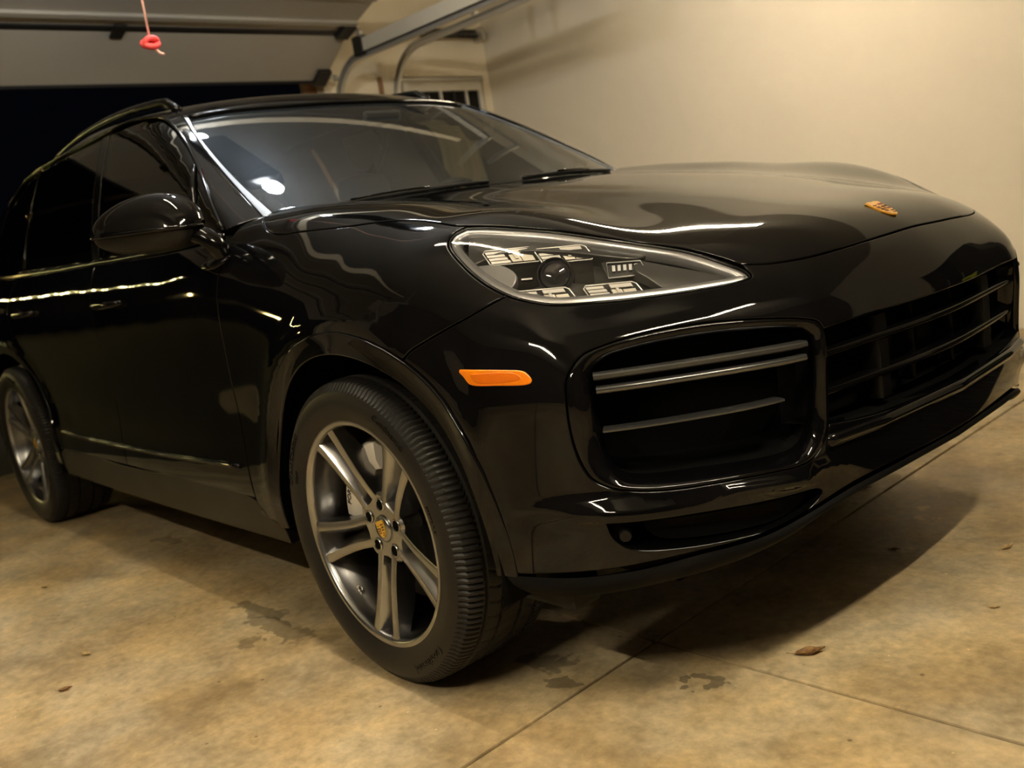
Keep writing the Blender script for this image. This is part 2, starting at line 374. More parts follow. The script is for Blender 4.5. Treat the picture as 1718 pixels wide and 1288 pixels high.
def panel_geo(outline, dirv, fn, holes=(), res=0.025, off=0.0, gap=0.0015, rad=0.003, depth=0.014, open_y0=False, roll=True, snapit=True):
    """Cuts the region inside the outline out of the surface fn = off. Returns vertices, faces, normals."""
    d = np.array(dirv, float); d /= np.linalg.norm(d)
    a = np.array([0, 0, 1.0]) if abs(d[2]) < 0.8 else np.array([1.0, 0, 0])
    e1 = np.cross(a, d); e1 /= np.linalg.norm(e1); e2 = np.cross(d, e1)
    loops = [np.array(outline, float)] + [np.array(h, float) for h in holes]
    if snapit:
        L2 = []
        for lp in loops:
            s = snap(lp, fn, off)
            if open_y0:
                k = np.abs(lp[:, 1]) < 1e-4; s[k, 1] = 0
            L2.append(s)
        loops = L2
    polys = [np.stack([lp @ e1, lp @ e2], 1) for lp in loops]
    allb = np.vstack(polys); allb3 = np.vstack(loops)
    mn, mx = allb.min(0), allb.max(0)
    gx, gy = np.meshgrid(np.arange(mn[0], mx[0], res), np.arange(mn[1], mx[1], res))
    G = np.stack([gx.ravel(), gy.ravel()], 1)
    k = inside(polys[0], G)
    for h in polys[1:]: k &= ~inside(h, G)
    G = G[k]
    if len(G):
        dd = np.full(len(G), 9.0)
        for q in polys: dd = np.minimum(dd, segdist(q, G))
        G = G[dd > res * 0.55]
    pts = np.vstack([allb, G]) if len(G) else allb
    edges = []; base = 0
    for q in polys:
        n = len(q); edges += [(base + i, base + (i + 1) % n) for i in range(n)]; base += n
    vo, eo, fo, ov, _, _ = delaunay_2d_cdt([Vector(q) for q in pts], edges, [], 0, 1e-6)
    V2 = np.array([tuple(v) for v in vo])
    src = [o[0] if len(o) else -1 for o in ov]
    T = np.array([tuple(f) for f in fo if len(f) == 3], int)
    cen = V2[T].mean(1)
    k = inside(polys[0], cen)
    for h in polys[1:]: k &= ~inside(h, cen)
    T = T[k]
    A = V2[T[:, 0]]; B = V2[T[:, 1]]; Cc = V2[T[:, 2]]
    ar = (B[:, 0]-A[:, 0])*(Cc[:, 1]-A[:, 1])-(B[:, 1]-A[:, 1])*(Cc[:, 0]-A[:, 0])
    T = T[np.abs(ar) > 1e-10]; ar = ar[np.abs(ar) > 1e-10]
    T[ar < 0] = T[ar < 0][:, ::-1]
    used = np.unique(T); remap = -np.ones(len(V2), int); remap[used] = np.arange(len(used)); T = remap[T]
    V2 = V2[used]; src = np.array(src)[used]
    nb = len(allb)
    isb = (src >= 0) & (src < nb)
    V3 = np.zeros((len(V2), 3)); V3[isb] = allb3[src[isb]]
    ii = np.where(~isb)[0]
    if len(ii):
        bt = allb3 @ d
        # starting depth: inverse-distance blend of the outline depths
        w = 1.0 / (((V2[ii][:, None] - allb[None]) ** 2).sum(2) + 1e-4) ** 1.5
        t = (w * bt).sum(1) / w.sum(1) + 0.01
        base3 = V2[ii][:, :1] * e1 + V2[ii][:, 1:] * e2
        for _ in range(14):
            P = base3 + t[:, None] * d
            v = fn(P) - off; dv = (fn(P + 1e-3 * d) - fn(P - 1e-3 * d)) / 2e-3
            dv = np.where(dv < 0.15, 0.15, dv)
            t = t - np.clip(v / dv, -.05, .05)
        V3[ii] = base3 + t[:, None] * d
    N = nrm(grad(V3, fn=fn))
    F = [tuple(q) for q in T]
    if roll:
        cnt = {}
        for q in F:
            for i in range(3):
                cnt[(q[i], q[(i + 1) % 3])] = 1
        bed = [e for e in cnt if (e[1], e[0]) not in cnt]
        if open_y0:
            bed = [e for e in bed if not (abs(V3[e[0], 1]) < 1e-5 and abs(V3[e[1], 1]) < 1e-5)]
        bv = {}
        for i, j in bed:
            o = np.cross(V3[j] - V3[i], N[i] + N[j]); o /= np.linalg.norm(o) + 1e-12
            for q in (i, j): bv[q] = bv.get(q, 0) + o
        idx = {q: n for n, q in enumerate(bv)}
        ks = np.array(list(bv)); Bv = nrm(np.array([bv[q] for q in ks]))
        if open_y0:
            k0 = np.abs(V3[ks, 1]) < 1e-5; Bv[k0, 1] = 0; Bv = nrm(Bv)
        n0 = N[ks]; p = V3[ks].copy()
        p0 = p - Bv * (gap + rad)
        V3[ks] = p0
        r1 = p0 + Bv * rad * .7 - n0 * rad * .3; r2 = p0 + Bv * rad - n0 * rad; r3 = r2 - n0 * depth
        m = len(V3); kk = len(ks)
        V3 = np.vstack([V3, r1, r2, r3]); N = np.vstack([N, nrm(n0 + Bv), Bv, Bv])
        for i, j in bed:
            a0, b0 = i, j
            for lv in range(3):
                a1, b1 = m + lv * kk + idx[i], m + lv * kk + idx[j]
                F.append((b0, a0, a1, b1)); a0, b0 = a1, b1
    return V3, F, N
def mirrored(g):
    V, F, N = g
    s = np.array([1, -1, 1.0])
    return V * s, [tuple(reversed(f)) for f in F], N * s
def joined(g):
    """a half panel and its mirror image as one skin"""
    V, F, N = g; V2, F2, N2 = mirrored(g)
    m = len(V); mp = np.arange(m) + m
    c = np.where(np.abs(V[:, 1]) < 1e-5)[0]; mp[c] = c
    N = N.copy(); N[c, 1] = 0
    return np.vstack([V, V2]), list(F) + [tuple(int(mp[i]) for i in f) for f in F2], nrm(np.vstack([N, N2]))
def put(name, g, material, parent):
    return link(name, mesh_np(name, *g), material, parent)
def put_pair(name, g, material, parent, parent2=None):
    return put(name, g, material, parent), put(name, mirrored(g), material, parent2 or parent)
def tpath(P, name, rad, material, parent, n=8, smooth=True, both=False):
    r = []
    for s in ((1, -1) if both else (1,)):
        r.append(MB().tube([(q[0], q[1] * s, q[2]) for q in P], rad, n).build(name, material, parent, smooth=smooth))
    return r

# ------------------------------------------------------------------ the car
car = empty('suv_car', (0, 0, 0))
tag(car, 'glossy black sport utility car parked nose-first in the garage', 'car')
A = np.array
BF, CF = body_f, cabin_f
# shared seam curves (right-hand side, metres; origin on the floor below the front axle)
hood_front = curve([(.909,0,.899),(.907,-.176,.897),(.893,-.372,.896),(.858,-.480,.898),(.820,-.530,.900)])
hood_side = curve([(.820,-.530,.900),(.770,-.545,.925),(.712,-.566,.945),(.577,-.672,.999),(.437,-.762,1.048),(.345,-.797,1.061),(.307,-.803,1.062),(.16,-.79,1.081),(.037,-.801,1.092),(-.107,-.829,1.099),(-.26,-.851,1.107),(-.36,-.860,1.112),(-.44,-.845,1.135),(-.50,-.80,1.165),(-.53,-.745,1.18)])
hood_rear = curve([(-.53,-.745,1.18),(-.455,-.60,1.185),(-.385,-.40,1.185),(-.345,-.2,1.185),(-.33,0,1.185)])
hood_mid = curve([(-.33,0,1.16),(0,0,1.13),(.3,0,1.085),(.6,0,1.02),(.8,0,.96),(.909,0,.899)])
HL = curve([(.337,-.800,1.058),(.318,-.826,1.040),(.328,-.846,1.018),(.386,-.868,.980),(.445,-.872,.940),(.505,-.864,.907),(.545,-.850,.890),(.597,-.828,.879),(.66,-.762,.869),(.725,-.688,.865),(.79,-.612,.864),(.832,-.562,.869),(.846,-.540,.878),(.836,-.535,.888),(.79,-.546,.912),(.712,-.568,.943),(.64,-.618,.972),(.577,-.672,.997),(.505,-.722,1.026),(.437,-.762,1.046),(.385,-.783,1.056),(.337,-.800,1.058)], .015)
def between(c, a, b):
    """part of a polyline from the point nearest a to the point nearest b"""
    i = np.argmin(np.linalg.norm(c - A(a), axis=1)); j = np.argmin(np.linalg.norm(c - A(b), axis=1))
    return c[i:j + 1] if i <= j else c[j:i + 1][::-1]
WC = (0.008, .375)     # arch centre x, z
def arc(cx, cz, r, a0, a1, y, n=40):
    t = np.radians(np.linspace(a0, a1, n)); return np.stack([cx + r * np.cos(t), np.full(n, y), cz + r * np.sin(t)], 1)

# ---- hood
g = panel_geo(chain(hood_mid, hood_front, hood_side, hood_rear), (.12, -.18, 1), BF, open_y0=True, res=.022, depth=.02)
hood = put('hood', joined(g), M_PAINT, car)
# ---- front bumper skin, right half and mirror image
seam = curve([(.505,-.864,.907),(.427,-.922,.872),(.351,-.953,.844),(.289,-.958,.819),(.262,-.96,.800)])
hl_low = between(HL, (.836,-.535,.888), (.505,-.864,.907))
INT = [(.947,-.476,.757),(.942,-.486,.774),(.928,-.513,.785),(.818,-.638,.803),(.736,-.736,.803),(.689,-.809,.797),(.664,-.846,.785),(.651,-.868,.761),(.645,-.877,.742),(.643,-.881,.704),(.643,-.881,.635),(.653,-.876,.582),(.669,-.869,.551),(.692,-.855,.534),(.723,-.829,.523),(.773,-.774,.514),(.85,-.672,.510),(.908,-.573,.508),(.926,-.523,.517),(.936,-.492,.544),(.94,-.477,.572)]
int_c = curve(INT, .012)
gr_top = curve([(.984,0,.757),(.981,-.15,.757),(.967,-.347,.760),(.947,-.476,.757)])
gr_bot = curve([(.94,-.477,.572),(.964,-.331,.557),(.984,-.112,.552),(.985,0,.552)])
lip_c = curve([(.470,-.945,.352),(.604,-.892,.356),(.705,-.817,.362),(.781,-.732,.374),(.859,-.631,.386),(.905,-.545,.408),(.940,-.430,.432),(.961,-.272,.440),(.974,0,.440)])
arch_f = arc(*WC, .462, 66, -3, -.955)
slot = curve([(.683,-.861,.458),(.749,-.797,.454),(.845,-.675,.454),(.893,-.599,.453),(.922,-.515,.449),(.926,-.503,.439),(.912,-.531,.417),(.886,-.587,.398),(.832,-.67,.390),(.766,-.756,.389),(.712,-.823,.398),(.697,-.841,.411),(.685,-.857,.437),(.683,-.861,.458)], .012)
bump_out = chain(curve([(.984,0,.757),(.972,0,.82),(.945,0,.87),(.909,0,.899)]), hood_front, curve([(.820,-.530,.900),(.836,-.535,.888)]), hl_low, seam, curve([seam[-1], arch_f[0]]), arch_f, curve([arch_f[-1], (.470,-.945,.352)]), lip_c, curve([(.974,0,.440),(.985,0,.552)]), gr_bot[::-1], int_c[::-1], gr_top[::-1])
g = panel_geo(bump_out, (.60, -.74, .22), BF, holes=[slot[:-1]], res=.02, open_y0=True, depth=.03)
bumper = put('front_bumper', joined(g), M_PAINT, car)
# ---- front fenders
hood_edge_f = between(hood_side, (.337,-.800,1.060), (-.50,-.80,1.165))
hl_rear = between(HL[:45], (.337,-.800,1.058), (.505,-.864,.907))
door_f = curve([(-.565,-.905,1.10),(-.572,-.920,1.06),(-.580,-.945,.99),(-.600,-.953,.868),(-.625,-.943,.712),(-.622,-.944,.558),(-.595,-.953,.392)])
arch_r = arc(*WC, .462, 70, 186, -.955, 60)
fend = chain(hood_edge_f[::-1], hl_rear, seam, curve([seam[-1], arch_r[0]]), arch_r, curve([arch_r[-1], (-.52,-.955,.33), (-.59,-.955,.34)]), curve([(-.59,-.955,.34),(-.595,-.953,.392)]), door_f[::-1], curve([(-.565,-.905,1.10),(-.565,-.86,1.135),(-.54,-.82,1.16),(-.50,-.80,1.165)]))
put_pair('front_fender', panel_geo(fend, (.12, -.80, .58), BF, res=.022), M_PAINT, car)
# ---- wheel arch mouldings
def ring(cx, cz, r0, r1, a0, a1, y):
    return chain(arc(cx, cz, r1, a0, a1, y, 70), arc(cx, cz, r0, a1, a0, y, 60))
put_pair('arch_molding', panel_geo(ring(*WC, .437, .494, -4, 187, -.965), (0, -1, .06), BF, res=.02, off=.007, rad=.004, depth=.028), M_PAINT, car)
put_pair('arch_molding', panel_geo(ring(-2.895, .378, .437, .494, -6, 186, -.965), (0, -1, .06), BF, res=.03, off=.007, rad=.004, depth=.028), M_PAINT, car)
# ---- lower lip (satin plastic chin)
lip_b = curve([(.495,-.915,.306),(.590,-.880,.304),(.683,-.810,.312),(.753,-.735,.322),(.825,-.645,.338),(.880,-.568,.364),(.915,-.490,.392),(.937,-.40,.408),(.953,-.25,.414),(.962,0,.414)])
lip_t2 = curve([(.462,-.946,.350),(.604,-.890,.350),(.705,-.815,.356),(.781,-.730,.368),(.859,-.629,.380),(.905,-.543,.402),(.940,-.428,.426),(.961,-.272,.434),(.974,0,.434)])
lv = []
def chin_strip(T, B, n):
    T = spline(T, n); B = spline(B, n); rows = []
    for s in np.linspace(0, 1, 7):
        bul = math.sin(s * math.pi) * .010
        Q = T * (1 - s) + B * s
        out = nrm(np.stack([np.gradient(Q[:, 1]), -np.gradient(Q[:, 0]), np.zeros(n)], 1))
        rows.append(Q + out * bul)
    back = B - nrm(np.stack([np.gradient(B[:, 1]), -np.gradient(B[:, 0]), np.zeros(n)], 1)) * .10
    rows.append(back)
    return rows
rows = chin_strip(lip_t2, lip_b, 60)
Vl, Fl = loft([list(r) for r in rows], closed=False)
Vl = A(Vl); n1 = len(Vl)
Vall = np.vstack([Vl, Vl * A([1, -1, 1])]); Fall = Fl + [tuple(reversed([i + n1 for i in f])) for f in Fl]
mb = MB(); mb.add(Vall, Fall); mb.build('lower_lip', M_CHIN, car, smooth=True)
# ---- doors, sills, rear quarter
def rect_panel(name, pts, material, res=.035, dirv=(0, -1, .08), **k):
    return put_pair(name, panel_geo(chain(*[curve(q) for q in pts]), dirv, BF, res=res, **k), material, car)
belt = lambda x: 1.112 + (-.6 - x) * .018
d2 = curve([(-1.60,-.90,belt(-1.6)),(-1.61,-.95,.9),(-1.62,-.945,.6),(-1.60,-.95,.40)])
rect_panel('front_door', [[(-.569,-.905,1.105),(-1.0,-.92,belt(-1.0)),(-1.6,-.92,belt(-1.6))], d2, [(-1.60,-.95,.40),(-1.0,-.95,.395),(-.597,-.953,.392)], door_f[::-1]], M_PAINT, res=.03)
ar = arc(-2.895, .378, .462, 10, 80, -.96, 20)
rect_panel('rear_door', [[(-1.605,-.92,belt(-1.6)),(-2.2,-.92,belt(-2.2)),(-2.60,-.92,belt(-2.6))], [(-2.60,-.92,belt(-2.6)),(-2.66,-.95,1.0),(-2.66,-.95,.84)], arc(-2.895,.378,.515,62,8,-.96,20), [(-2.385,-.95,.45),(-2.37,-.95,.40)], [(-2.37,-.95,.40),(-1.9,-.95,.40),(-1.605,-.95,.40)], d2[::-1]], M_PAINT)
rect_panel('sill_panel', [[(-.47,-.955,.330),(-.53,-.955,.336),(-.595,-.955,.386),(-1.6,-.955,.394),(-2.37,-.955,.394),(-2.42,-.955,.34)], [(-2.42,-.955,.34),(-2.42,-.94,.28)], [(-2.42,-.94,.28),(-1.5,-.94,.262),(-.47,-.94,.262)], [(-.47,-.94,.262),(-.47,-.955,.330)]], M_SATIN, dirv=(0,-1,-.1))
rect_panel('rear_quarter', [[(-2.605,-.92,belt(-2.6)),(-3.0,-.90,1.15),(-3.4,-.88,1.15),(-3.75,-.84,1.14)], [(-3.75,-.84,1.14),(-3.85,-.82,.9),(-3.85,-.82,.6),(-3.8,-.82,.35)], [(-3.8,-.83,.35),(-3.4,-.93,.35)], arc(-2.895,.378,.462,-3,58,-.96,40)[:0].tolist() or [(-3.4,-.93,.35),(-3.357,-.95,.37)], arc(-2.895,.378,.462,181,62,-.96,50), [(-2.678,-.95,.786),(-2.665,-.95,.84),(-2.665,-.95,1.0),(-2.605,-.92,belt(-2.6))]], M_PAINT, res=.05)
# tail: a closed rear skin
rv = []
for z in np.linspace(.35, 1.15, 12):
    rv.append([(-3.8 - .12 * math.cos(t) ** .5 if math.cos(t) > 0 else -3.8, .84 * math.sin(t), z) for t in np.linspace(-math.pi / 2, math.pi / 2, 21)])
V_, F_ = loft(rv, closed=False)
MB().add(V_, F_).build('tailgate', M_PAINT, car, smooth=True)
# ---- cabin: windshield, roof, pillars, glass
ws_edge = curve([(-.555,-.742,1.160),(-.76,-.722,1.262),(-.94,-.695,1.372),(-1.12,-.655,1.480),(-1.27,-.605,1.560)])
ws_top = curve([(-1.27,-.605,1.560),(-1.24,-.45,1.580),(-1.19,-.25,1.588),(-1.17,0,1.590)])
ws_bot = curve([(-.32,0,1.165),(-.345,-.2,1.165),(-.40,-.42,1.163),(-.47,-.60,1.162),(-.555,-.742,1.160)])
ws_mid = curve([(-1.17,0,1.590),(-.75,0,1.38),(-.32,0,1.165)])
put('windshield', joined(panel_geo(chain(ws_mid, ws_bot, ws_edge, ws_top), (.5, 0, .87), CF, res=.035, open_y0=True, depth=.004, gap=.001)), M_WIND, car)
win_a = curve([(-.630,-.862,1.138),(-.78,-.815,1.24),(-.925,-.765,1.340),(-1.06,-.722,1.425),(-1.16,-.695,1.482),(-1.27,-.672,1.535),(-1.36,-.66,1.563)])
str_in = curve([(-.582,-.768,1.160),(-.772,-.738,1.266),(-.952,-.706,1.379),(-1.126,-.664,1.485),(-1.285,-.615,1.566)])
# bright molding between glass and pillar
put_pair('windshield_molding', panel_geo(chain(ws_edge, curve([(-1.27,-.605,1.560),(-1.285,-.615,1.566)]), str_in[::-1], curve([(-.582,-.768,1.160),(-.555,-.742,1.160)])), (.55, -.55, .62), CF, res=.02, off=.004, gap=.0005, rad=.002, depth=.01), M_SILVER, car)
win_top = curve([(-1.36,-.66,1.563),(-1.55,-.665,1.585),(-1.77,-.675,1.592),(-2.05,-.675,1.59),(-2.5,-.66,1.575),(-2.9,-.64,1.53),(-3.15,-.64,1.44)])
roof_edge = curve([(-1.285,-.615,1.566),(-1.38,-.60,1.602),(-1.55,-.60,1.625),(-1.8,-.60,1.64),(-2.2,-.60,1.645),(-2.6,-.595,1.63),(-3.0,-.58,1.59),(-3.3,-.57,1.54)])
pil = chain(win_a, curve([(-1.36,-.66,1.563),(-1.36,-.60,1.60)]), between(roof_edge, (-1.38,-.60,1.602), (-1.285,-.615,1.566)), str_in[::-1], curve([(-.582,-.768,1.160),(-.605,-.825,1.15),(-.630,-.862,1.138)]))
put_pair('front_pillar', panel_geo(pil, (.45, -.75, .45), CF, res=.025, off=.003), M_PAINT, car)
rail_p = chain(win_top, curve([(-3.15,-.64,1.44),(-3.3,-.57,1.54)]), roof_edge[::-1], curve([(-1.285,-.615,1.566),(-1.36,-.66,1.563)]))
put_pair('roof_side_frame', panel_geo(rail_p, (0, -.65, .76), CF, res=.035, off=.004), M_PAINT, car)
roof_out = chain(curve([(-3.3,0,1.59),(-2.6,0,1.69),(-2.0,0,1.71),(-1.5,0,1.67),(-1.17,0,1.590)]), ws_top[::-1], curve([(-1.27,-.605,1.560),(-1.285,-.615,1.566)]), roof_edge, curve([(-3.3,-.57,1.54),(-3.3,-.3,1.57),(-3.3,0,1.59)]))
put('roof_panel', joined(panel_geo(roof_out, (.15, 0, 1), CF, res=.035, open_y0=True, off=.003)), M_PAINT, car)
q_ = snap(np.vstack([ws_top[::-1], ws_top[1:] * A([1, -1, 1])]) if False else np.vstack([ws_top, (ws_top * A([1, -1, 1]))[::-1][1:]]), CF, .004)
MB().tube(q_[::2], .010, 10).build('roof_glint_bead', M_GLOSS, car, smooth=True)  # added bead, shaped to catch the wall's reflection along the roof edge
# side glass
B1, B2 = -1.665, -1.735
fwb = curve([(-.630,-.862,1.138),(-1.1,-.872,1.132),(-1.64,-.874,1.140)])
put_pair('front_side_window', panel_geo(chain(win_a, between(win_top, (-1.36,-.66,1.563), (-1.73,-.675,1.592)), curve([(-1.75,-.675,1.592),(-1.71,-.78,1.38),(-1.64,-.874,1.140)]), fwb[::-1]), (0, -1, .4), CF, res=.04, depth=.003, gap=.002), M_TINT, car)
put_pair('rear_side_window', panel_geo(chain(between(win_top, (-1.83,-.675,1.592), (-2.62,-.655,1.57)), curve([(-2.62,-.655,1.57),(-2.62,-.75,1.38),(-2.62,-.86,1.155)]), curve([(-2.62,-.86,1.155),(-2.1,-.874,1.147),(-1.72,-.874,1.141)]), curve([(-1.72,-.874,1.141),(-1.79,-.78,1.38),(-1.83,-.675,1.592)])), (0, -1, .4), CF, res=.05, depth=.003, gap=.002), M_TINT, car)
put_pair('center_pillar', panel_geo(chain(between(win_top, (-1.755,-.675,1.592), (-1.825,-.675,1.592)), curve([(-1.825,-.675,1.592),(-1.785,-.78,1.38),(-1.715,-.874,1.141)]), curve([(-1.715,-.874,1.141),(-1.645,-.874,1.140)]), curve([(-1.645,-.874,1.140),(-1.715,-.78,1.38),(-1.755,-.675,1.592)])), (0, -1, .4), CF, res=.03, off=.002, rad=.002), M_GLOSS, car)
put_pair('quarter_window', panel_geo(chain(between(win_top, (-2.66,-.655,1.57), (-3.15,-.64,1.44)), curve([(-3.15,-.64,1.44),(-3.28,-.72,1.30),(-3.35,-.78,1.19)]), curve([(-3.35,-.78,1.19),(-3.0,-.84,1.165),(-2.66,-.86,1.156)]), curve([(-2.66,-.86,1.156),(-2.66,-.75,1.38),(-2.66,-.655,1.57)])), (0, -1, .4), CF, res=.06, depth=.003, gap=.002), M_TINT, car)
rearp = chain(curve([(-3.15,-.64,1.44),(-3.3,-.57,1.54)]), curve([(-3.3,-.57,1.54),(-3.55,-.55,1.40),(-3.78,-.60,1.17)]), curve([(-3.78,-.60,1.17),(-3.6,-.72,1.17),(-3.35,-.78,1.19)]), curve([(-3.35,-.78,1.19),(-3.28,-.72,1.30),(-3.15,-.64,1.44)]))
put_pair('rear_pillar', panel_geo(rearp, (-.4, -.8, .45), CF, res=.05, off=.003), M_PAINT, car)
put('rear_window', joined(panel_geo(chain(curve([(-3.82,0,1.17),(-3.55,0,1.42),(-3.32,0,1.59)]), curve([(-3.32,0,1.59),(-3.32,-.3,1.57),(-3.31,-.56,1.54)]), curve([(-3.31,-.56,1.54),(-3.56,-.54,1.40),(-3.79,-.59,1.17)]), curve([(-3.79,-.59,1.17),(-3.82,-.3,1.17),(-3.82,0,1.17)])), (-.7, 0, .7), CF, res=.07, open_y0=True, depth=.003)), M_TINT, car)
# belt trims and window divider strips
bt = snap(curve([(-.60,-.884,1.125),(-1.1,-.895,1.122),(-1.65,-.897,1.130),(-2.2,-.897,1.138),(-2.62,-.885,1.147),(-3.0,-.86,1.157),(-3.35,-.80,1.18)], .06), CF, .018)
tpath(bt, 'belt_trim', .011, M_GLOSS, car, both=True)
dv = snap(curve([(-.945,-.772,1.365),(-.85,-.835,1.262),(-.795,-.868,1.150)], .04), CF, .004)
tpath(dv, 'window_divider', .008, M_GLOSS, car, both=True)
wt = snap(chain(win_a, win_top), CF, .007)
tpath(wt[::2], 'window_trim', .006, M_GLOSS, car, both=True)
# roof rails
rr = snap(curve([(-1.42,-.565,1.62),(-1.55,-.57,1.64),(-2.0,-.575,1.66),(-2.5,-.57,1.65),(-3.0,-.55,1.61),(-3.15,-.54,1.585)], .05), CF, .0)
hh = np.minimum(1, np.minimum(np.arange(len(rr)) / 3.0, (len(rr) - 1 - np.arange(len(rr))) / 3.0)) * .032
tpath(rr + np.stack([np.zeros(len(rr)), np.zeros(len(rr)), hh], 1), 'roof_rail', .016, M_GLOSS, car, n=10, both=True)
# cowl between hood and windshield, and wipers
cw0 = A([(-.30,0,1.150),(-.315,-.2,1.150),(-.36,-.4,1.149),(-.43,-.6,1.148),(-.51,-.745,1.145)]); cw1 = A([(-.45,0,1.193),(-.465,-.2,1.192),(-.51,-.4,1.190),(-.57,-.6,1.186),(-.63,-.74,1.180)])
c0 = spline(cw0, 24); c1 = spline(cw1, 24)
half = [list(c0), list(c0 * .3 + c1 * .7 + A((0, 0, -.012))), list(c1 + A((0, 0, -.03)))]
V_, F_ = loft(half, closed=False); V_ = A(V_); k_ = len(V_)
MB().add(np.vstack([V_, V_ * A([1, -1, 1])]), F_ + [tuple(i + k_ for i in f) for f in F_]).build('cowl_panel', M_SATIN, car, smooth=True)
for pts in ([(-.53,-.70,1.158),(-.46,-.55,1.165),(-.385,-.32,1.168),(-.345,-.12,1.17)], [(-.34,.02,1.166),(-.365,.2,1.168),(-.41,.40,1.168),(-.49,.60,1.166)]):
    q = curve(pts, .04)
    w = tpath(snap(q, CF, .006), 'wiper', .006, M_MATTE, car, n=6)[0]
    tpath(snap(curve(pts[1:3], .05), CF, .012), 'wiper_arm', .004, M_GLOSS, w, n=6)

# ------------------------------------------------------------------ front details
def resample(P, n, closed=True):
    P = A(P, float) if not isinstance(P, np.ndarray) else P
    Q = np.vstack([P, P[:1]]) if closed else P
    L = np.concatenate([[0], np.cumsum(np.linalg.norm(np.diff(Q, axis=0), axis=1))])
    t = np.linspace(0, L[-1], n, endpoint=not closed)
    return np.stack([np.interp(t, L, Q[:, k]) for k in range(3)], 1)
def both_sides(name, V, F, material, parent, smooth=True, auto=None, only=None):
    out = []
    V = A(V, float)
    for s in (1, -1):
        mb = MB(); mb.add(V * A([1, s, 1]), F)
        out.append(mb.build(name, material, parent if not isinstance(parent, (list, tuple)) else parent[0 if s == 1 else 1], smooth=smooth, auto=auto))
    return out
VIEW_IN = A((-.60, .77, -.10)); VIEW_IN = VIEW_IN / np.linalg.norm(VIEW_IN)
# side intakes: rounded frame, cavity, light bars and slat
outer = resample(snap(np.vstack([int_c, curve([(.94,-.477,.572),(.947,-.476,.757)], .02)[1:-1]]), BF), 110)
INN = [(.936,-.505,.740),(.930,-.522,.760),(.915,-.545,.768),(.825,-.650,.778),(.735,-.765,.778),(.700,-.812,.770),(.684,-.840,.748),(.688,-.851,.690),(.692,-.852,.621),(.701,-.846,.573),(.718,-.833,.549),(.738,-.814,.540),(.826,-.704,.533),(.903,-.582,.530),(.917,-.548,.538),(.924,-.528,.560),(.928,-.515,.600),(.935,-.508,.690)]
inner_s = resample(snap(curve(INN + [INN[0]], .012)[:-1], BF), 110)
def align(a, b):
    k = int(np.argmin(np.linalg.norm(b - a[0], axis=1))); return np.roll(b, -k, axis=0)
inner_s = align(outer, inner_s)
r_out = snap(outer, BF, -.012); r_a = snap(outer * .93 + inner_s * .07, BF, .0005); r_b = snap(outer * .72 + inner_s * .28, BF, -.004)
r_c = outer * .35 + inner_s * .65; r_c = snap(r_c, BF, -.018)
r_d = inner_s + VIEW_IN * .040
r_e = r_d + A((-.7, .5, 0)) * .025
V_, F_ = loft([list(q) for q in (r_out, r_a, r_b, r_c, r_d, r_e)])
frames = both_sides('intake_frame', V_, F_, M_PAINT, car)
cen = r_e.mean(0)
r_f = cen + (r_e - cen) * .97 + A((-.66, .50, 0)) * .16
V_, F_ = loft([list(r_e), list(r_f)]); F_.append(tuple(reversed(range(110, 220))))
both_sides('intake_duct', V_, F_, M_VOID, car, smooth=False)
def bar_along(p0, p1, off, h, t, name, material, parent, n=24, drop=0.0):
    base = np.linspace(0, 1, n)[:, None]
    q = A(p0) * (1 - base) + A(p1) * base
    q = snap_plan(q, off)
    g = grad(q, fn=BF); g[:, 2] = 0; g = nrm(g)
    rings = []
    for i in range(n):
        c = q[i]; o = g[i]; z = A((0, 0, 1.0))
        rings.append([c + o*t*.5 - z*h*.25, c + o*t*.35 - z*h*.5, c - o*t*.5 - z*h*.5, c - o*t*.5 + z*h*.5, c + o*t*.35 + z*h*.5, c + o*t*.5 + z*h*.25])
    V, F = loft(rings, caps=True)
    return V, F
def snap_plan(q, off):
    q = A(q, float).copy()
    for _ in range(8):
        g = grad(q, fn=BF); g[:, 2] = 0; v = BF(q) - off
        q = q - v[:, None] * g / ((g * g).sum(1)[:, None] + 1e-9)
    return q
for p0, p1, off, h, t, nm, m_ in [((.686,-.845,.742),(.934,-.520,.738),-.016,.013,.026,'light_bar',M_LIGHTBAR), ((.690,-.846,.717),(.934,-.522,.713),-.020,.013,.024,'light_bar',M_LIGHTBAR), ((.692,-.850,.637),(.913,-.560,.636),-.050,.007,.034,'intake_slat',M_LIGHTBAR)]:
    V_, F_ = bar_along(p0, p1, off, h, t, nm, m_, car)
    both_sides(nm, V_, F_, m_, car, smooth=False, auto=50)
# slot below the intake
sl = resample(snap(slot[:-1], BF), 90); c_s = sl.mean(0)
s0 = snap(sl, BF, -.003); s1 = c_s + (sl - c_s) * A((.985, .985, .93)) + A((-.62, .66, 0)) * .022; s2 = c_s + (s1 - c_s) * .97 + A((-.62, .66, 0)) * .06
V_, F_ = loft([list(s0), list(s1), list(s2)]); F_.append(tuple(reversed(range(180, 270))))
both_sides('lower_vent', V_, F_, M_GLOSS, car, auto=40)
ins = c_s + (s1 - c_s) * A((.78, .78, .78)) + A((.012, .014, 0)) + A((-.62, .66, 0)) * .002
V_, F_ = loft([list(ins), list(ins + A((-.62, .66, 0)) * .05)]); F_.append(tuple(range(90)))
both_sides('vent_opening', V_, F_, M_VOID, car, smooth=False)
sc_ = snap(A([(.704,-.838,.428)]), BF, -.006)[0]; sn_ = nrm(grad(sc_[None], fn=BF))[0]; su_ = nrm(np.cross(A((0, 0, 1.)), sn_)); sv_ = np.cross(sn_, su_)
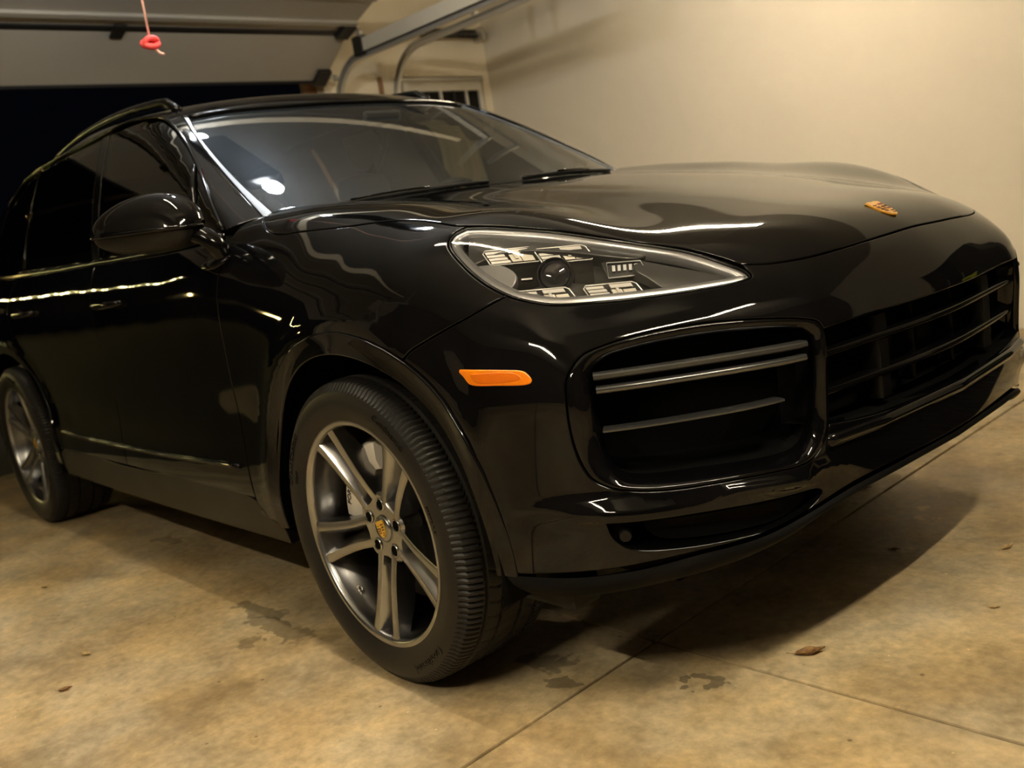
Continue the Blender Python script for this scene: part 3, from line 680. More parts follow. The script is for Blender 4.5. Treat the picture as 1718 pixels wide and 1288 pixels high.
V_, F_ = loft([[sc_ + sn_*w_ + r_*(math.cos(t)*su_ + math.sin(t)*sv_) for t in np.linspace(0, 2*math.pi, 21)[:-1]] for r_, w_ in ((.0125, -.012), (.0125, .001), (.011, .003), (.0005, .0036))])
both_sides('parking_sensor', V_, F_, M_SATIN, car, auto=40)
# centre grille
def front_strip(ys, z, off):
    q = np.stack([np.full(len(ys), .98), ys, np.full(len(ys), z)], 1)
    return snap_plan(q, off)
ysg = np.linspace(-.485, .485, 49)
gt = np.stack([np.interp(np.abs(ysg), [0, .15, .347, .485], [.984, .981, .967, .944]), ysg, np.interp(np.abs(ysg), [0, .15, .347, .485], [.757, .757, .760, .757])], 1)
gb = np.stack([np.interp(np.abs(ysg), [0, .112, .331, .485], [.985, .984, .964, .938]), ysg, np.interp(np.abs(ysg), [0, .112, .331, .485], [.552, .552, .557, .570])], 1)
def shift(P, dx): return P + A((dx, 0, 0))
V_, F_ = loft([list(shift(gt, -.006)), list(shift(gt, -.10)), list(shift(gb, -.10)), list(shift(gb, -.006))], closed=False)
MB().add(V_, F_).build('grille_recess', M_VOID, car)
for z in (.706, .630):
    V_, F_ = bar_along((.94,-.478,z), (.94,.478,z), -.030, .016, .030, 'grille_bar', M_GLOSS, car, n=41)
    MB().add(V_, F_).build('grille_bar', M_GLOSS, car, auto=50)
for y, w in ((-.262, .045), (.262, .045), (-.10, .012), (.10, .012)):
    zs = np.linspace(.575, .748, 10)
    c = snap_plan(np.stack([np.full(10, .97), np.full(10, y), zs], 1), -.026 if w > .03 else -.055)
    rings = [[q + A((0, -w/2, 0)), q + A((.006, -w/2+.004, 0)), q + A((.006, w/2-.004, 0)), q + A((0, w/2, 0)), q + A((-.03, w/2, 0)), q + A((-.03, -w/2, 0))] for q in c]
    V_, F_ = loft(rings, caps=True)
    MB().add(V_, F_).build('grille_post', M_POST, car, auto=50)
for y in (-.16, .0, .17):
    c = front_strip(A([y]), .665, -.075)[0]
    MB().box(c + A((-.02, -.035, -.02)), c + A((.0, .035, .02))).build('grille_sensor', M_POST, car, bevel=.004)
# lower air guide under the grille: a gloss shelf along the nose
q = np.stack([np.interp(np.abs(ysg), [0, .331, .485], [.990, .968, .940]), ysg, np.full(49, .548)], 1)
rings = [[c + A((0.004, 0, .004)), c + A((.012, 0, -.006)), c + A((.004, 0, -.02)), c + A((-.03, 0, -.02)), c + A((-.03, 0, .006))] for c in q]
V_, F_ = loft(rings, caps=True); MB().add(V_, F_).build('grille_lower_trim', M_PAINT, car, smooth=True)
# plate bracket studs, tow cover seam
# amber side markers
am = curve([(.427,-.947,.778),(.48,-.937,.776),(.53,-.923,.773),(.568,-.911,.769),(.577,-.909,.764),(.586,-.906,.750),(.583,-.907,.744),(.574,-.910,.741),(.52,-.926,.742),(.462,-.941,.745),(.450,-.944,.749),(.437,-.946,.762),(.424,-.948,.773),(.427,-.947,.778)], .008)[:-1]
mk = put_pair('side_marker', panel_geo(am, (.3, -.95, 0), BF, res=.01, off=.004, rad=.003, depth=.006, gap=0), M_AMBER, car)
amin = [(.455,-.94,.768),(.555,-.915,.764),(.565,-.912,.754),(.470,-.94,.751)]
g = panel_geo(curve(amin + [amin[0]], .008)[:-1], (.3, -.95, 0), BF, res=.01, off=.0062, rad=.0015, depth=.003, gap=0)
put('marker_reflector', g, M_AMBER2, mk[0]); put('marker_reflector', mirrored(g), M_AMBER2, mk[1])

# ------------------------------------------------------------------ headlights
HLo = snap(HL[:-1], BF)
HLd = (.55, -.62, .56)
lensg = panel_geo(HL[:-1], HLd, BF, res=.016, rad=.004, depth=.008, gap=.004)
roots = put_pair('headlight', lensg, M_LENS, car)
def hl_part(name, V, F, material, smooth=False, auto=None):
    return both_sides(name, V, F, material, roots, smooth=smooth, auto=auto)
# black seal around the lens
n_ = len(HLo)
g_ = nrm(grad(HLo, fn=BF)); tn = nrm(np.roll(HLo, -1, 0) - np.roll(HLo, 1, 0)); ow = nrm(np.cross(tn, g_))
if ((HLo + ow * .01 - HLo.mean(0)) ** 2).sum() < ((HLo - HLo.mean(0)) ** 2).sum(): ow = -ow
def hring(inset, off): return snap(HLo - ow * inset, BF, off)
V_, F_ = loft([list(hring(-.001, -.012)), list(hring(.000, -.003)), list(hring(.004, -.003)), list(hring(.006, -.014))])
hl_part('headlight_seal', V_, F_, M_GLOSS, smooth=True)
# chrome-grey border that follows the lens edge, then the inner bezel walls and back
V_, F_ = loft([list(hring(.006, -.008)), list(hring(.011, -.006)), list(hring(.018, -.009)), list(hring(.022, -.016)), list(hring(.024, -.032))])
hl_part('headlight_border', V_, F_, M_HLGREY, smooth=True)
V_, F_ = loft([list(hring(.023, -.030)), list(hring(.025, -.060))])
hl_part('headlight_wall', V_, F_, M_HLDARK, smooth=True)
bk = panel_geo(hring(.016, -.055), HLd, BF, res=.02, off=-.055, roll=False, snapit=False)
put('headlight_back', bk, M_HLDARK, roots[0]); put('headlight_back', mirrored(bk), M_HLDARK, roots[1])
# upper bezel plate and lower wedge (smooth grey surfaces that frame the modules)
def hl_plate(pts, off, name, material, rad=.003):
    g = panel_geo(curve(pts + [pts[0]], .012)[:-1], HLd, BF, res=.014, off=off, rad=rad, depth=.03, gap=0)
    put(name, g, material, roots[0]); put(name, mirrored(g), material, roots[1])
hl_plate([(.345,-.805,1.045),(.385,-.852,1.00),(.40,-.858,.985),(.455,-.815,1.005),(.56,-.745,.990),(.625,-.690,.968),(.665,-.645,.955),(.665,-.610,.960),(.577,-.680,.990),(.437,-.768,1.040)], -.020, 'upper_bezel', M_HLMID)
hl_plate([(.395,-.862,.982),(.47,-.86,.925),(.50,-.845,.925),(.50,-.83,.95),(.46,-.83,.975)], -.024, 'side_bezel', M_HLGREY)
hl_plate([(.665,-.645,.952),(.80,-.565,.895),(.825,-.555,.880),(.79,-.605,.872),(.74,-.655,.874),(.70,-.665,.900),(.672,-.672,.930)], -.022, 'inner_bezel', M_HLMID)
Wv = nrm(A((.62, -.70, .36))); Uv = nrm(A((.75, .66, -.06)) - Wv * (A((.75, .66, -.06)) @ Wv)); Vv = np.cross(Wv, Uv)
def loc3(c, u, v, w): return c + Uv * u + Vv * v + Wv * w
def lbox(mb, c, u0, u1, v0, v1, w0, w1, sk=0.0):
    mb.hexa([loc3(c, u0 + sk*v0, v0, w0), loc3(c, u1 + sk*v0, v0, w0), loc3(c, u1 + sk*v1, v1, w0), loc3(c, u0 + sk*v1, v1, w0), loc3(c, u0 + sk*v0, v0, w1), loc3(c, u1 + sk*v0, v0, w1), loc3(c, u1 + sk*v1, v1, w1), loc3(c, u0 + sk*v1, v1, w1)])
def module(c0):
    c = snap(A([c0]), BF, -.030)[0]
    sk = -.55
    mb = MB(); lbox(mb, c, -.052, .052, -.016, .016, -.03, -.016, sk)
    hl_part('module_housing', mb.v, mb.f, M_HLDARK)
    mb = MB()
    pth = [loc3(c, u + sk*v, v, 0) for u, v in ((-.052,-.013),(-.045,-.016),(.046,-.016),(.053,-.010),(.050,.012),(.044,.016),(-.046,.016),(-.053,.010))]
    mb.tube(pth, .0014, 6, closed=True)
    hl_part('module_trim', mb.v, mb.f, M_HLCHROME, smooth=True)
    mb = MB()
    for k in range(4):
        v = -.011 + k * .0072
        lbox(mb, c, -.048, -.008 - .002*k, v - .0026, v + .0026, -.014, .002 - .001*k, sk)
    hl_part('module_fins', mb.v, mb.f, M_HLCHROME)
    mb = MB()
    lbox(mb, c, -.004, .016, -.012, .004, -.016, .000, sk); lbox(mb, c, .018, .042, -.012, .003, -.016, -.001, sk)
    hl_part('module_diffuser', mb.v, mb.f, M_HLWHITE)
    mb = MB(); lbox(mb, c, -.002, .040, .006, .013, -.012, .004, sk); lbox(mb, c, .006, .012, -.006, .006, .000, .003, sk)
    hl_part('module_reflector', mb.v, mb.f, M_HLCHROME)
for c0 in ((.467,-.808,.998),(.556,-.741,.988),(.574,-.826,.905),(.669,-.733,.896)):
    module(c0)
# projector: dark bowl, ring and domed lens
pc = snap(A([(.567,-.788,.943)]), BF, -.032)[0]
def disc_rings(c, spec, n=40):
    return [[loc3(c, r*math.cos(2*math.pi*k/n), r*math.sin(2*math.pi*k/n), w) for k in range(n)] for r, w in spec]
V_, F_ = loft(disc_rings(pc, [(.032,.002),(.0315,.004),(.027,.008),(.018,.012),(.009,.0135),(.0005,.014)])); hl_part('projector_lens', V_, F_, M_PROJ, smooth=True)
V_, F_ = loft(disc_rings(pc, [(.0325,-.02),(.0325,.009),(.034,.010),(.0355,.008),(.036,-.02)])); hl_part('projector_ring', V_, F_, M_SATIN, auto=40)
mb = MB(); lbox(mb, pc, -.085, .075, -.024, .026, -.03, -.012); hl_part('projector_housing', mb.v, mb.f, M_GLOSS)
mb = MB(); lbox(mb, pc, -.068, -.046, -.001, .002, -.012, -.006); hl_part('projector_mark', mb.v, mb.f, M_HLCHROME)
dc = snap(A([(.650,-.680,.934)]), BF, -.030)[0]
mb = MB(); lbox(mb, dc, -.035, .040, -.018, .016, -.03, -.008, -.3); hl_part('daylight_housing', mb.v, mb.f, M_HLDARK)
for k in range(5):
    mb = MB(); lbox(mb, dc, -.020 + k*.011, -.014 + k*.011, -.005, .007, -.009, -.003); hl_part('daylight_element', mb.v, mb.f, M_HLGREY)
mb = MB(); mb.tube([loc3(dc, -.03, .014, -.004), loc3(dc, .036, .012, -.004), loc3(dc, .05, -.016, -.004), loc3(dc, -.028, -.018, -.004)], .0016, 6, closed=True); hl_part('daylight_trim', mb.v, mb.f, M_HLGREY, smooth=True)

# ------------------------------------------------------------------ crests
def crest(parent, o, u, v, n, w, h, name, gold):
    o, u, v, n = A(o, float), nrm(A(u, float)), nrm(A(v, float)), nrm(A(n, float))
    def sh(s, k):
        out = [(-.5,.46),(-.25,.50),(0,.47),(.25,.50),(.5,.46),(.49,.15),(.45,-.12),(.36,-.30),(.2,-.44),(0,-.5),(-.2,-.44),(-.36,-.30),(-.45,-.12),(-.49,.15)]
        return [o + u*w*a*s + v*h*b*s + n*k for a, b in out]
    V, F = loft([sh(1, -.001), sh(1.0, .0018), sh(.95, .0026)]); F.append(tuple(range(28, 42)))
    root = MB().add(V, F).build(name, gold, parent)
    def quad(pts, k0, k1, nm, m):
        P = [o + u*w*a + v*h*b for a, b in pts]; k = len(P)
        V = [q + n*k0 for q in P] + [q + n*k1 for q in P]
        F = [tuple(range(k, 2*k))] + [(i, (i+1) % k, k+(i+1) % k, k+i) for i in range(k)]
        MB().add(V, F).build(nm, m, root)
    for s in (1, -1):
        for k in range(3):
            y0 = .20 - k*.15 if s == 1 else -.04 - k*.12
            x0, x1 = (.06, .43) if s == 1 else (-.40 + .05*k, -.06)
            if s == -1: y0 = .0 - k*.12
            quad([(x0, y0), (x1, y0), (x1, y0 + .085), (x0, y0 + .085)], .0024, .0032, 'crest_stripe', M_RED if k != 1 else M_BLACKTXT)
    for (x, y) in ((-.26, .22), (-.26, .10), (.22, -.22), (.18, -.33)):
        quad([(x-.13, y-.02), (x, y-.045), (x+.13, y-.02), (x+.12, y+.02), (x, y-.005), (x-.12, y+.02)], .0024, .0032, 'crest_antler', M_BLACKTXT)
    quad([(-.15,.13),(.15,.13),(.14,-.05),(0,-.17),(-.14,-.05)], .0024, .0036, 'crest_shield', gold)
    quad([(-.06,.09),(.03,.10),(.07,.03),(.03,-.03),(.06,-.09),(-.03,-.08),(-.02,-.01),(-.07,.02)], .0034, .0044, 'crest_horse', M_BLACKTXT)
    return root
ho = snap(A([(.845, 0, .945)]), BF, .001)[0]; hn = nrm(grad(ho[None], fn=BF))[0]
crest(car, ho, (0, 1, 0), np.cross(hn, A((0, 1., 0))) * (1 if np.cross(hn, A((0, 1., 0)))[0] < 0 else -1), hn, .056, .070, 'hood_crest', M_GOLD2)

# ------------------------------------------------------------------ mirrors
def mirror_half(up):
    I0, O0 = A((-.605, -.965, 1.172)), A((-.845, -1.155, 1.182))
    ax = nrm(O0 - I0); bx = nrm(np.cross(ax, A((0, 0, 1.)))); zx = A((0, 0, 1.))
    if bx[0] < 0: bx = -bx
    rings = []
    for s in np.linspace(-.10, 1, 34):
        eu = max(0.0, 1 - (abs(s - .34) / (.66 if s > .34 else .445)) ** (1.9 if s > .34 else 2.4))
        ed = max(0.0, 1 - (abs(s - .40) / (.60 if s > .40 else .505)) ** (2.6 if s > .4 else 4.0))
        hu = .100 * eu ** .62; hd = .052 * ed ** .6; tf = .080 * max(eu, ed) ** .55; tb = .048 * max(eu, ed) ** .5
        c = I0 + (O0 - I0) * s
        ring_ = []
        for k in range(17):
            t = math.pi * k / 16
            cx_, sz_ = math.cos(t), math.sin(t)
            fx = (tf if cx_ > 0 else tb) * abs(cx_) ** .75 * (1 if cx_ > 0 else -1)
            fz = (hu if up else -hd) * sz_ ** .8
            ring_.append(c + bx * (fx * (1 if up else .97)) + zx * fz - bx * .02 * (abs(fz) / .1))
        rings.append(ring_)
    return loft(rings, closed=False)
_bs = both_sides
def both_sides(name, V, F, material, parent, smooth=True, auto=None):
    r = _bs(name, V, F, material, parent, smooth, auto)
    bpy.data.objects.remove(r[1], do_unlink=True)      # the far mirror is folded out of sight behind the hood
    return [r[0], r[0]]
V_, F_ = mirror_half(True)
mir = both_sides('side_mirror', V_, F_, M_PAINT, car, smooth=True)
V_, F_ = mirror_half(False)
Vh = A(V_); ctr_ = Vh.mean(0); Vh = ctr_ + (Vh - ctr_) * A((.93, .93, 1.0)) + A((0, 0, -.010))
both_sides('mirror_housing', Vh, F_, M_SATIN, mir, smooth=True)
line = [A((-.605,-.965,1.172)) + (A((-.845,-1.155,1.182)) - A((-.605,-.965,1.172))) * s + nrm(A((.62,-.78,0))) * (.082 * max(0.0, 1 - (abs(s - .34) / (.66 if s > .34 else .445)) ** (1.9 if s > .34 else 2.4)) ** .55) + A((0, 0, -.003)) for s in np.linspace(-.1, 1, 24)]
mbt = MB().tube(line, .006, 8); both_sides('mirror_lip', mbt.v, mbt.f, M_PAINT, mir, smooth=True)
st = spline([(-.685,-1.01,1.146),(-.62,-.972,1.150),(-.578,-.950,1.134),(-.562,-.930,1.104),(-.570,-.905,1.066)], 16)
rings = []
for i, c in enumerate(st):
    tt = st[min(i + 1, 15)] - st[max(i - 1, 0)]; tt = tt / np.linalg.norm(tt); uu = np.cross(tt, A((.62, -.78, 0))); uu = uu / np.linalg.norm(uu); ww = np.cross(tt, uu)
    rings.append([c + .026 * math.cos(a) * uu + .032 * math.sin(a) * ww for a in np.linspace(0, 2 * math.pi, 17)[:-1]])
V_, F_ = loft(rings, caps=True); both_sides('mirror_stalk', V_, F_, M_GLOSS, mir, smooth=True)
V_, F_ = loft([[A((-.60, -.925, 1.066)) + A((.075*math.cos(a), .03*math.sin(a), .022*math.sin(a))) for a in np.linspace(0, 2*math.pi, 17)[:-1]], [A((-.60, -.935, 1.070)) + A((.06*math.cos(a), .022*math.sin(a), .016*math.sin(a))) for a in np.linspace(0, 2*math.pi, 17)[:-1]]], caps=True)
both_sides('mirror_foot', V_, F_, M_GLOSS, mir, smooth=True)
both_sides = _bs
# door handles
for x in (-1.42, -2.42):
    c = snap(A([(x, -.955, .985)]), BF, .0)[0]
    rings = []
    for s in np.linspace(-1, 1, 15):
        o = .035 * (1 - s ** 6) + .002; e = .014 * (1 - .4 * s * s)
        cc = c + A((s * .11, -o + .006, 0))
        rings.append([cc + A((0, -.008 * math.cos(a), e * math.sin(a))) for a in np.linspace(0, 2*math.pi, 13)[:-1]])
    V_, F_ = loft(rings, caps=True); both_sides('door_handle', V_, F_, M_PAINT, car, smooth=True)
# light catching rubbing strip along the lower doors
for off, z0, z1 in ((.006, .47, .485),):
    P = snap(curve([(-.66,-.95,z0+.01),(-1.2,-.95,z0),(-1.9,-.95,z0),(-2.33,-.95,z0+.01)], .06), BF, off-.004)
    tpath(P, 'door_strip', .007, M_PAINT, car, both=True)

# ------------------------------------------------------------------ wheel wells, underbody, interior
for cx, cz in ((WC[0], WC[1]), (-2.895, .378)):
    rings = []
    for y in (-.955, -.80, -.56):
        rings.append([(cx + .452 * math.cos(math.radians(a)), y, cz + .452 * math.sin(math.radians(a))) for a in np.linspace(-12, 192, 40)])
    rings.append([(cx, -.55, cz)] * 40)
    V_, F_ = loft(rings, closed=False); both_sides('wheel_well', V_, F_, M_VOID, car)
ub = MB().box((-3.72, -.60, .235), (.62, .60, .30)); ub.box((-2.30, -.86, .25), (-.50, .86, .33)); ub.box((-.45, -.52, .30), (.66, .52, .80))
ub.build('underbody_blocker', M_VOID, car)  # underbody plus an unseen engine-bay block added to stop light leaking through
for s_ in (-1, 1): MB().box((.40, s_*.82 - .04, .255), (.56, s_*.82 + .04, .40)).build('wheel_deflector', M_MATTE, car, bevel=.01)
dash = []
for y in np.linspace(-.78, .78, 25):
    hmp = .05 * math.exp(-((y - .38) / .2) ** 2)
    dash.append([(-.56, y, 1.09), (-.75, y, 1.115), (-.98, y, 1.10 + hmp), (-1.08, y, 1.06 + hmp * .7), (-1.10, y, .95), (-1.0, y, .70), (-.56, y, .70)])
V_, F_ = loft(dash, closed=True, caps=True); MB().add(V_, F_).build('dashboard', M_LEATHER2, car, smooth=True)
def seat(y, x, parent):
    prof = [(.00,.0),(-.02,.20),(-.07,.42),(-.13,.60)]
    rings = []
    for i, t in enumerate(np.linspace(0, 1, 12)):
        w = .25 * (1 - .28 * t ** 2.2); d = .06 * (1 - .3 * t); c = (x - .20 * t, y, .55 + .62 * t)
        if t > .93: w *= .8; d *= .6
        rings.append([(c[0] + d * math.cos(a) * (1.0), c[1] + w * math.copysign(abs(math.sin(a)) ** .7, math.sin(a)), c[2]) for a in np.linspace(0, 2*math.pi, 25)[:-1]])
    V, F = loft(rings, caps=True); s = MB().add(V, F).build('seat', M_LEATHER, parent, smooth=True)
    rings = []
    for t in np.linspace(-1, 1, 11):
        e = (1 - abs(t) ** 3) ** .5 + .02
        rings.append([(x - .235 + .045 * e * math.cos(a), y + .135 * (.75 + .25 * e) * e ** .4 * math.copysign(abs(math.sin(a)) ** .6, math.sin(a)), 1.285 + .085 * t) for a in np.linspace(0, 2*math.pi, 21)[:-1]])
    V, F = loft(rings, caps=True); MB().add(V, F).build('headrest', M_LEATHER, s, smooth=True)
    MB().tube([(x - .22, y - .05, 1.12), (x - .23, y - .05, 1.22)], .006, 6).tube([(x - .22, y + .05, 1.12), (x - .23, y + .05, 1.22)], .006, 6).build('headrest_post', M_CHROME, s)
    MB().box((x - .05, y - .25, .42), (x + .50, y + .25, .56)).build('seat_cushion', M_LEATHER, s, bevel=.05, segs=3)
seat(-.40, -1.55, car); seat(.40, -1.55, car); seat(-.40, -2.55, car); seat(.40, -2.55, car)
tw = [(-1.20 + .185 * math.sin(a) * .42, .40 + .185 * math.cos(a), 1.075 + .185 * math.sin(a) * .907) for a in np.linspace(0, 2*math.pi, 41)[:-1]]
sw = MB().tube(tw, .016, 10, closed=True).build('steering_wheel', M_LEATHER2, car, smooth=True)
MB().tube([(-1.20, .40, 1.075), (-1.02, .40, 1.00)], .05, 12).box((-1.215, .22, 1.06), (-1.19, .58, 1.09)).build('steering_hub', M_LEATHER2, sw)
MB().box((-1.02, -.07, 1.475), (-1.0, .09, 1.515)).build('interior_mirror', M_LEATHER2, car, bevel=.012)
for s in (1, -1):
    MB().box((-3.0, s * .80 - .02, .45), (-.60, s * .80 + .02, 1.08)).build('door_lining', M_LEATHER2, car)
hl_in = []
for x in np.linspace(-1.28, -3.2, 10):
    zc = float(np.polyval(_rc, x)) - .02
    hl_in.append([(x, y, zc - .11 * y * y - .10 * y ** 4) for y in np.linspace(-.56, .56, 15)])
V_, F_ = loft(hl_in, closed=False); MB().add(V_, F_).build('headliner', M_LINER, car, smooth=True)

# ------------------------------------------------------------------ wheels
def text_mesh(body, size, depth):
    cu = bpy.data.curves.new('txt', 'FONT'); cu.body = body; cu.size = size; cu.extrude = depth; cu.align_x = 'CENTER'; cu.align_y = 'CENTER'; cu.resolution_u = 3
    ob = bpy.data.objects.new('txt', cu); COL.objects.link(ob)
    bpy.context.view_layer.update()
    me = bpy.data.meshes.new_from_object(ob.evaluated_get(bpy.context.evaluated_depsgraph_get()))
    bpy.data.objects.remove(ob); bpy.data.curves.remove(cu)
    V = A([tuple(v.co) for v in me.vertices]); F = [tuple(q.vertices) for q in me.polygons]
    bpy.data.meshes.remove(me)
    return V, F
TR, TW = .376, .1425
def build_wheel():
    w = empty('wheel'); w.parent = car
    # tire; outward face is -y. Profile (radius, y)
    prof = [(.268,-.118),(.276,-.128),(.288,-.134),(.300,-.139),(.318,-.1425),(.335,-.1420),(.350,-.137),(.3585,-.130)]
    tread_y = [-.122,-.112,-.098,-.086,-.083,-.075,-.072,-.045,-.036,-.033,-.028,-.025,0]
    seg = 480
    tr = [TR - .0065, TR - .003, TR - .0008, TR, TR - .008, TR - .008, TR, TR, TR, TR - .008, TR - .008, TR, TR]
    half = list(zip(tr, tread_y))
    full = prof + half + [(r, -y) for r, y in reversed(half[:-1])] + [(r, -y) for r, y in reversed(prof)]
    P = A(full); m = len(P); V = []; F = []
    for i in range(seg):
        a = 2 * math.pi * i / seg
        g = i % 3
        for k, (r, y) in enumerate(full):
            ay = abs(y)
            rr = r; aa = a
            if .079 < ay < .132 and r > .352:
                if g == 0: rr = r - (.006 if ay > .1 else .005)
                aa = a + (.132 - ay) * .35 * (1 if y > 0 else -1)
            elif ay < .05 and r > .37:
                if i % 8 == 0: rr = r - .004
                aa = a + y * .8
            V.append((rr * math.cos(aa), y, rr * math.sin(aa)))
    for i in range(seg):
        j = (i + 1) % seg
        for k in range(m - 1): F.append((i*m+k, j*m+k, j*m+k+1, i*m+k+1))
    MB().add(V, F).build('tire', M_RUBBER, w, auto=28)
    for body, ang, r, size in (('CrossContact', 150, .333, .026), ('Continental', -55, .330, .027), ('SPORT', 158, .306, .011), ('Continental', 55, .330, .022), ('285/40 R 21', 15, .308, .012)):
        tv, tf = text_mesh(body, size, .0014)
        out = []
        for x, y, z in tv:
            a = math.radians(ang) - x / r * 1.15; rr = r + y
            yy = np.interp(rr, [p[0] for p in prof], [p[1] for p in prof])
            out.append((rr * math.cos(a), yy - .0006 + z * -1.0, rr * math.sin(a)))
        MB().add(out, tf).build('tire_lettering', M_TEXT, w)
    # rim barrel and lip
    lathe('rim', [(.278,-.116),(.2835,-.122),(.2835,-.127),(.280,-.1285),(.2705,-.1265),(.266,-.121),(.2635,-.112),(.2630,-.095),(.258,-.085),(.250,-.060),(.246,-.02),(.246,.03),(.254,.07),(.264,.11),(.2795,.12),(.2795,.128),(.27,.128)], M_RIMIN, w, n=120, auto=30)
    lathe('rim_lip', [(.2835,-.1255),(.2825,-.1290),(.2775,-.1302),(.2700,-.1290),(.2660,-.1245),(.2645,-.118)], M_RIM, w, n=120, auto=50)
    face = lambda r: np.interp(r, [0, .03, .06, .09, .14, .20, .245, .268], [-.074, -.076, -.082, -.088, -.098, -.1085, -.1165, -.1215])
    # hub plate with lug holes
    hub = []
    nn = 60
    for r, y in ((.030, -.055), (.030, -.080), (.0335, -.0825), (.040, -.0825)):
        hub.append([(r * math.cos(2*math.pi*k/nn), y, r * math.sin(2*math.pi*k/nn)) for k in range(nn)])
    PH = [122.5 - 72 * k for k in range(5)]
    def star(r0, r1, y):
        o = []
        for k in range(nn):
            a = 2 * math.pi * k / nn
            q = math.cos(5 * (a - math.radians(PH[0] + 36)))
            r = r0 + (r1 - r0) * (.5 + .5 * q)
            o.append((r * math.cos(a), y, r * math.sin(a)))
        return o
    hub += [star(.052, .060, -.083), star(.070, .086, -.085), star(.074, .092, -.080), star(.074, .094, -.030)]
    V, F = loft(hub); h = MB().add(V, F).build('rim_hub', M_RIM, w, auto=40)
    for p in PH:
        a = math.radians(p + 36); c = (.061 * math.cos(a), .061 * math.sin(a))
        V, F = loft([[(c[0] + r * math.cos(2*math.pi*k/20), y, c[1] + r * math.sin(2*math.pi*k/20)) for k in range(20)] for r, y in ((.0178, -.0835), (.0168, -.0862), (.0152, -.0868), (.0138, -.0850), (.0130, -.0846))]); 
        MB().add(V, F).build('lug_hole', M_RIM, h, smooth=True)
        V, F = loft([[(c[0] + r * math.cos(2*math.pi*k/20), y, c[1] + r * math.sin(2*math.pi*k/20)) for k in range(20)] for r, y in ((.0135, -.0848), (.001, -.0848))]); MB().add(V, F).build('lug_hole_shade', M_VOID, h)  # flat black disc painted as the shade of a deep lug hole
        V, F = loft([[(c[0] + r * math.cos(2*math.pi*k/6), y, c[1] + r * math.sin(2*math.pi*k/6)) for k in range(6)] for r, y in ((.0065, -.0849), (.006, -.0852), (.001, -.0852))]); MB().add(V, F).build('lug_bolt', M_VOID, h)  # bolt blackened to sink into the painted shade
    V, F = loft([[(r * math.cos(2*math.pi*k/48), y, r * math.sin(2*math.pi*k/48)) for k in range(48)] for r, y in ((.0325, -.082), (.0322, -.0860), (.030, -.0875), (.0005, -.0885))])
    cap = MB().add(V, F).build('center_cap', M_RIM, w, smooth=True)
    an = math.radians(108)
    crest(cap, (0, -.0883, 0), (math.cos(an - math.pi/2), 0, math.sin(an - math.pi/2)), (math.cos(an), 0, math.sin(an)), (0, -1, 0), .034, .043, 'cap_crest', M_GOLD)
    # ten spokes in five pairs
    for p in PH:
        for s in (1, -1):
            pts = []
            for r, dang in ((.060, 25.), (.075, 22.5), (.092, 18.0), (.115, 14.0), (.15, 11.2), (.20, 9.8), (.245, 9.4), (.269, 9.4)):
                a = math.radians(p + s * dang); pts.append((r, a))
            rr = np.linspace(.060, .269, 16); aa = np.interp(rr, [q[0] for q in pts], [q[1] for q in pts])
            rings = []
            for r, a in zip(rr, aa):
                e = A((math.cos(a), 0, math.sin(a))); t = A((-math.sin(a), 0, math.cos(a))) * s    # t points away from the pair centre
                c = e * r; f = float(face(r))
                w1 = np.interp(r, [.06, .1, .2, .27], [.013, .0105, .0112, .0135])
                dp = np.interp(r, [.06, .1, .2, .27], [.050, .060, .052, .028])
                fl = np.interp(r, [.06, .1, .15, .22, .27], [.002, .009, .020, .020, .008])      # flank towards the pair centre
                rings.append([c + t*w1 + A((0, f + .0015, 0)), c + t*w1*.55 + A((0, f - .0012, 0)), c - t*w1*.8 + A((0, f - .0012, 0)), c - t*(w1) + A((0, f + .001, 0)), c - t*(w1 + fl*.6) + A((0, f + dp*.5, 0)), c - t*(w1 + fl) + A((0, f + dp, 0)), c + t*w1*1.2 + A((0, f + dp, 0))])
            V, F = loft(rings, caps=True); MB().add(V, F).build('spoke', M_RIM, w, auto=32)
    a = math.radians(-130); e = A((math.cos(a), 0, math.sin(a)))
    MB().tube([e*.256 + A((0, -.082, 0)), e*.240 + A((0, -.092, 0))], [.0075, .006], 12).tube([e*.240 + A((0, -.092, 0)), e*.222 + A((0, -.104, 0))], [.0042, .0036], 12).build('valve_stem', M_CHROME, w, auto=40)
    lathe('brake_disc', [(.09,-.012),(.195,-.012),(.200,-.010),(.200,.022),(.195,.024),(.09,.024)], M_DISC, w, n=72, auto=40, closed=True)
    lathe('brake_bell', [(.001,-.035),(.085,-.035),(.092,-.030),(.094,-.010)], M_SATIN, w, n=48)
    return w
wheel = build_wheel()
def copy_tree(o, parent):
    c = o.copy(); COL.objects.link(c); c.parent = parent
    for ch in list(o.children): copy_tree(ch, c)
    return c
def caliper(parent, ang, span=42):
    rings = []
    for a in np.radians(np.linspace(ang - span, ang + span, 22)):
        e = A((math.cos(a), 0, math.sin(a)))
        rings.append([e*.135 + A((0, -.018, 0)), e*.140 + A((0, -.052, 0)), e*.165 + A((0, -.060, 0)), e*.205 + A((0, -.056, 0)), e*.222 + A((0, -.030, 0)), e*.222 + A((0, .05, 0)), e*.20 + A((0, .055, 0)), e*.205 + A((0, -.018, 0))])
    V, F = loft(rings, caps=True)
    c = MB().add(V, F).build('brake_caliper', M_CALIPER, parent, auto=40)
    tv, tf = text_mesh('PORSCHE', .022, .0006)
    out = []
    for x, y, z in tv:
        r = .186 + y; a = math.radians(ang + 18) - x / .186
        out.append((r * math.cos(a), -.0595 - z, r * math.sin(a)))
    MB().add(out, tf).build('caliper_lettering', M_BLACKTXT, parent)
WZ = .376
wheels = [wheel, copy_tree(wheel, car), copy_tree(wheel, car), copy_tree(wheel, car)]
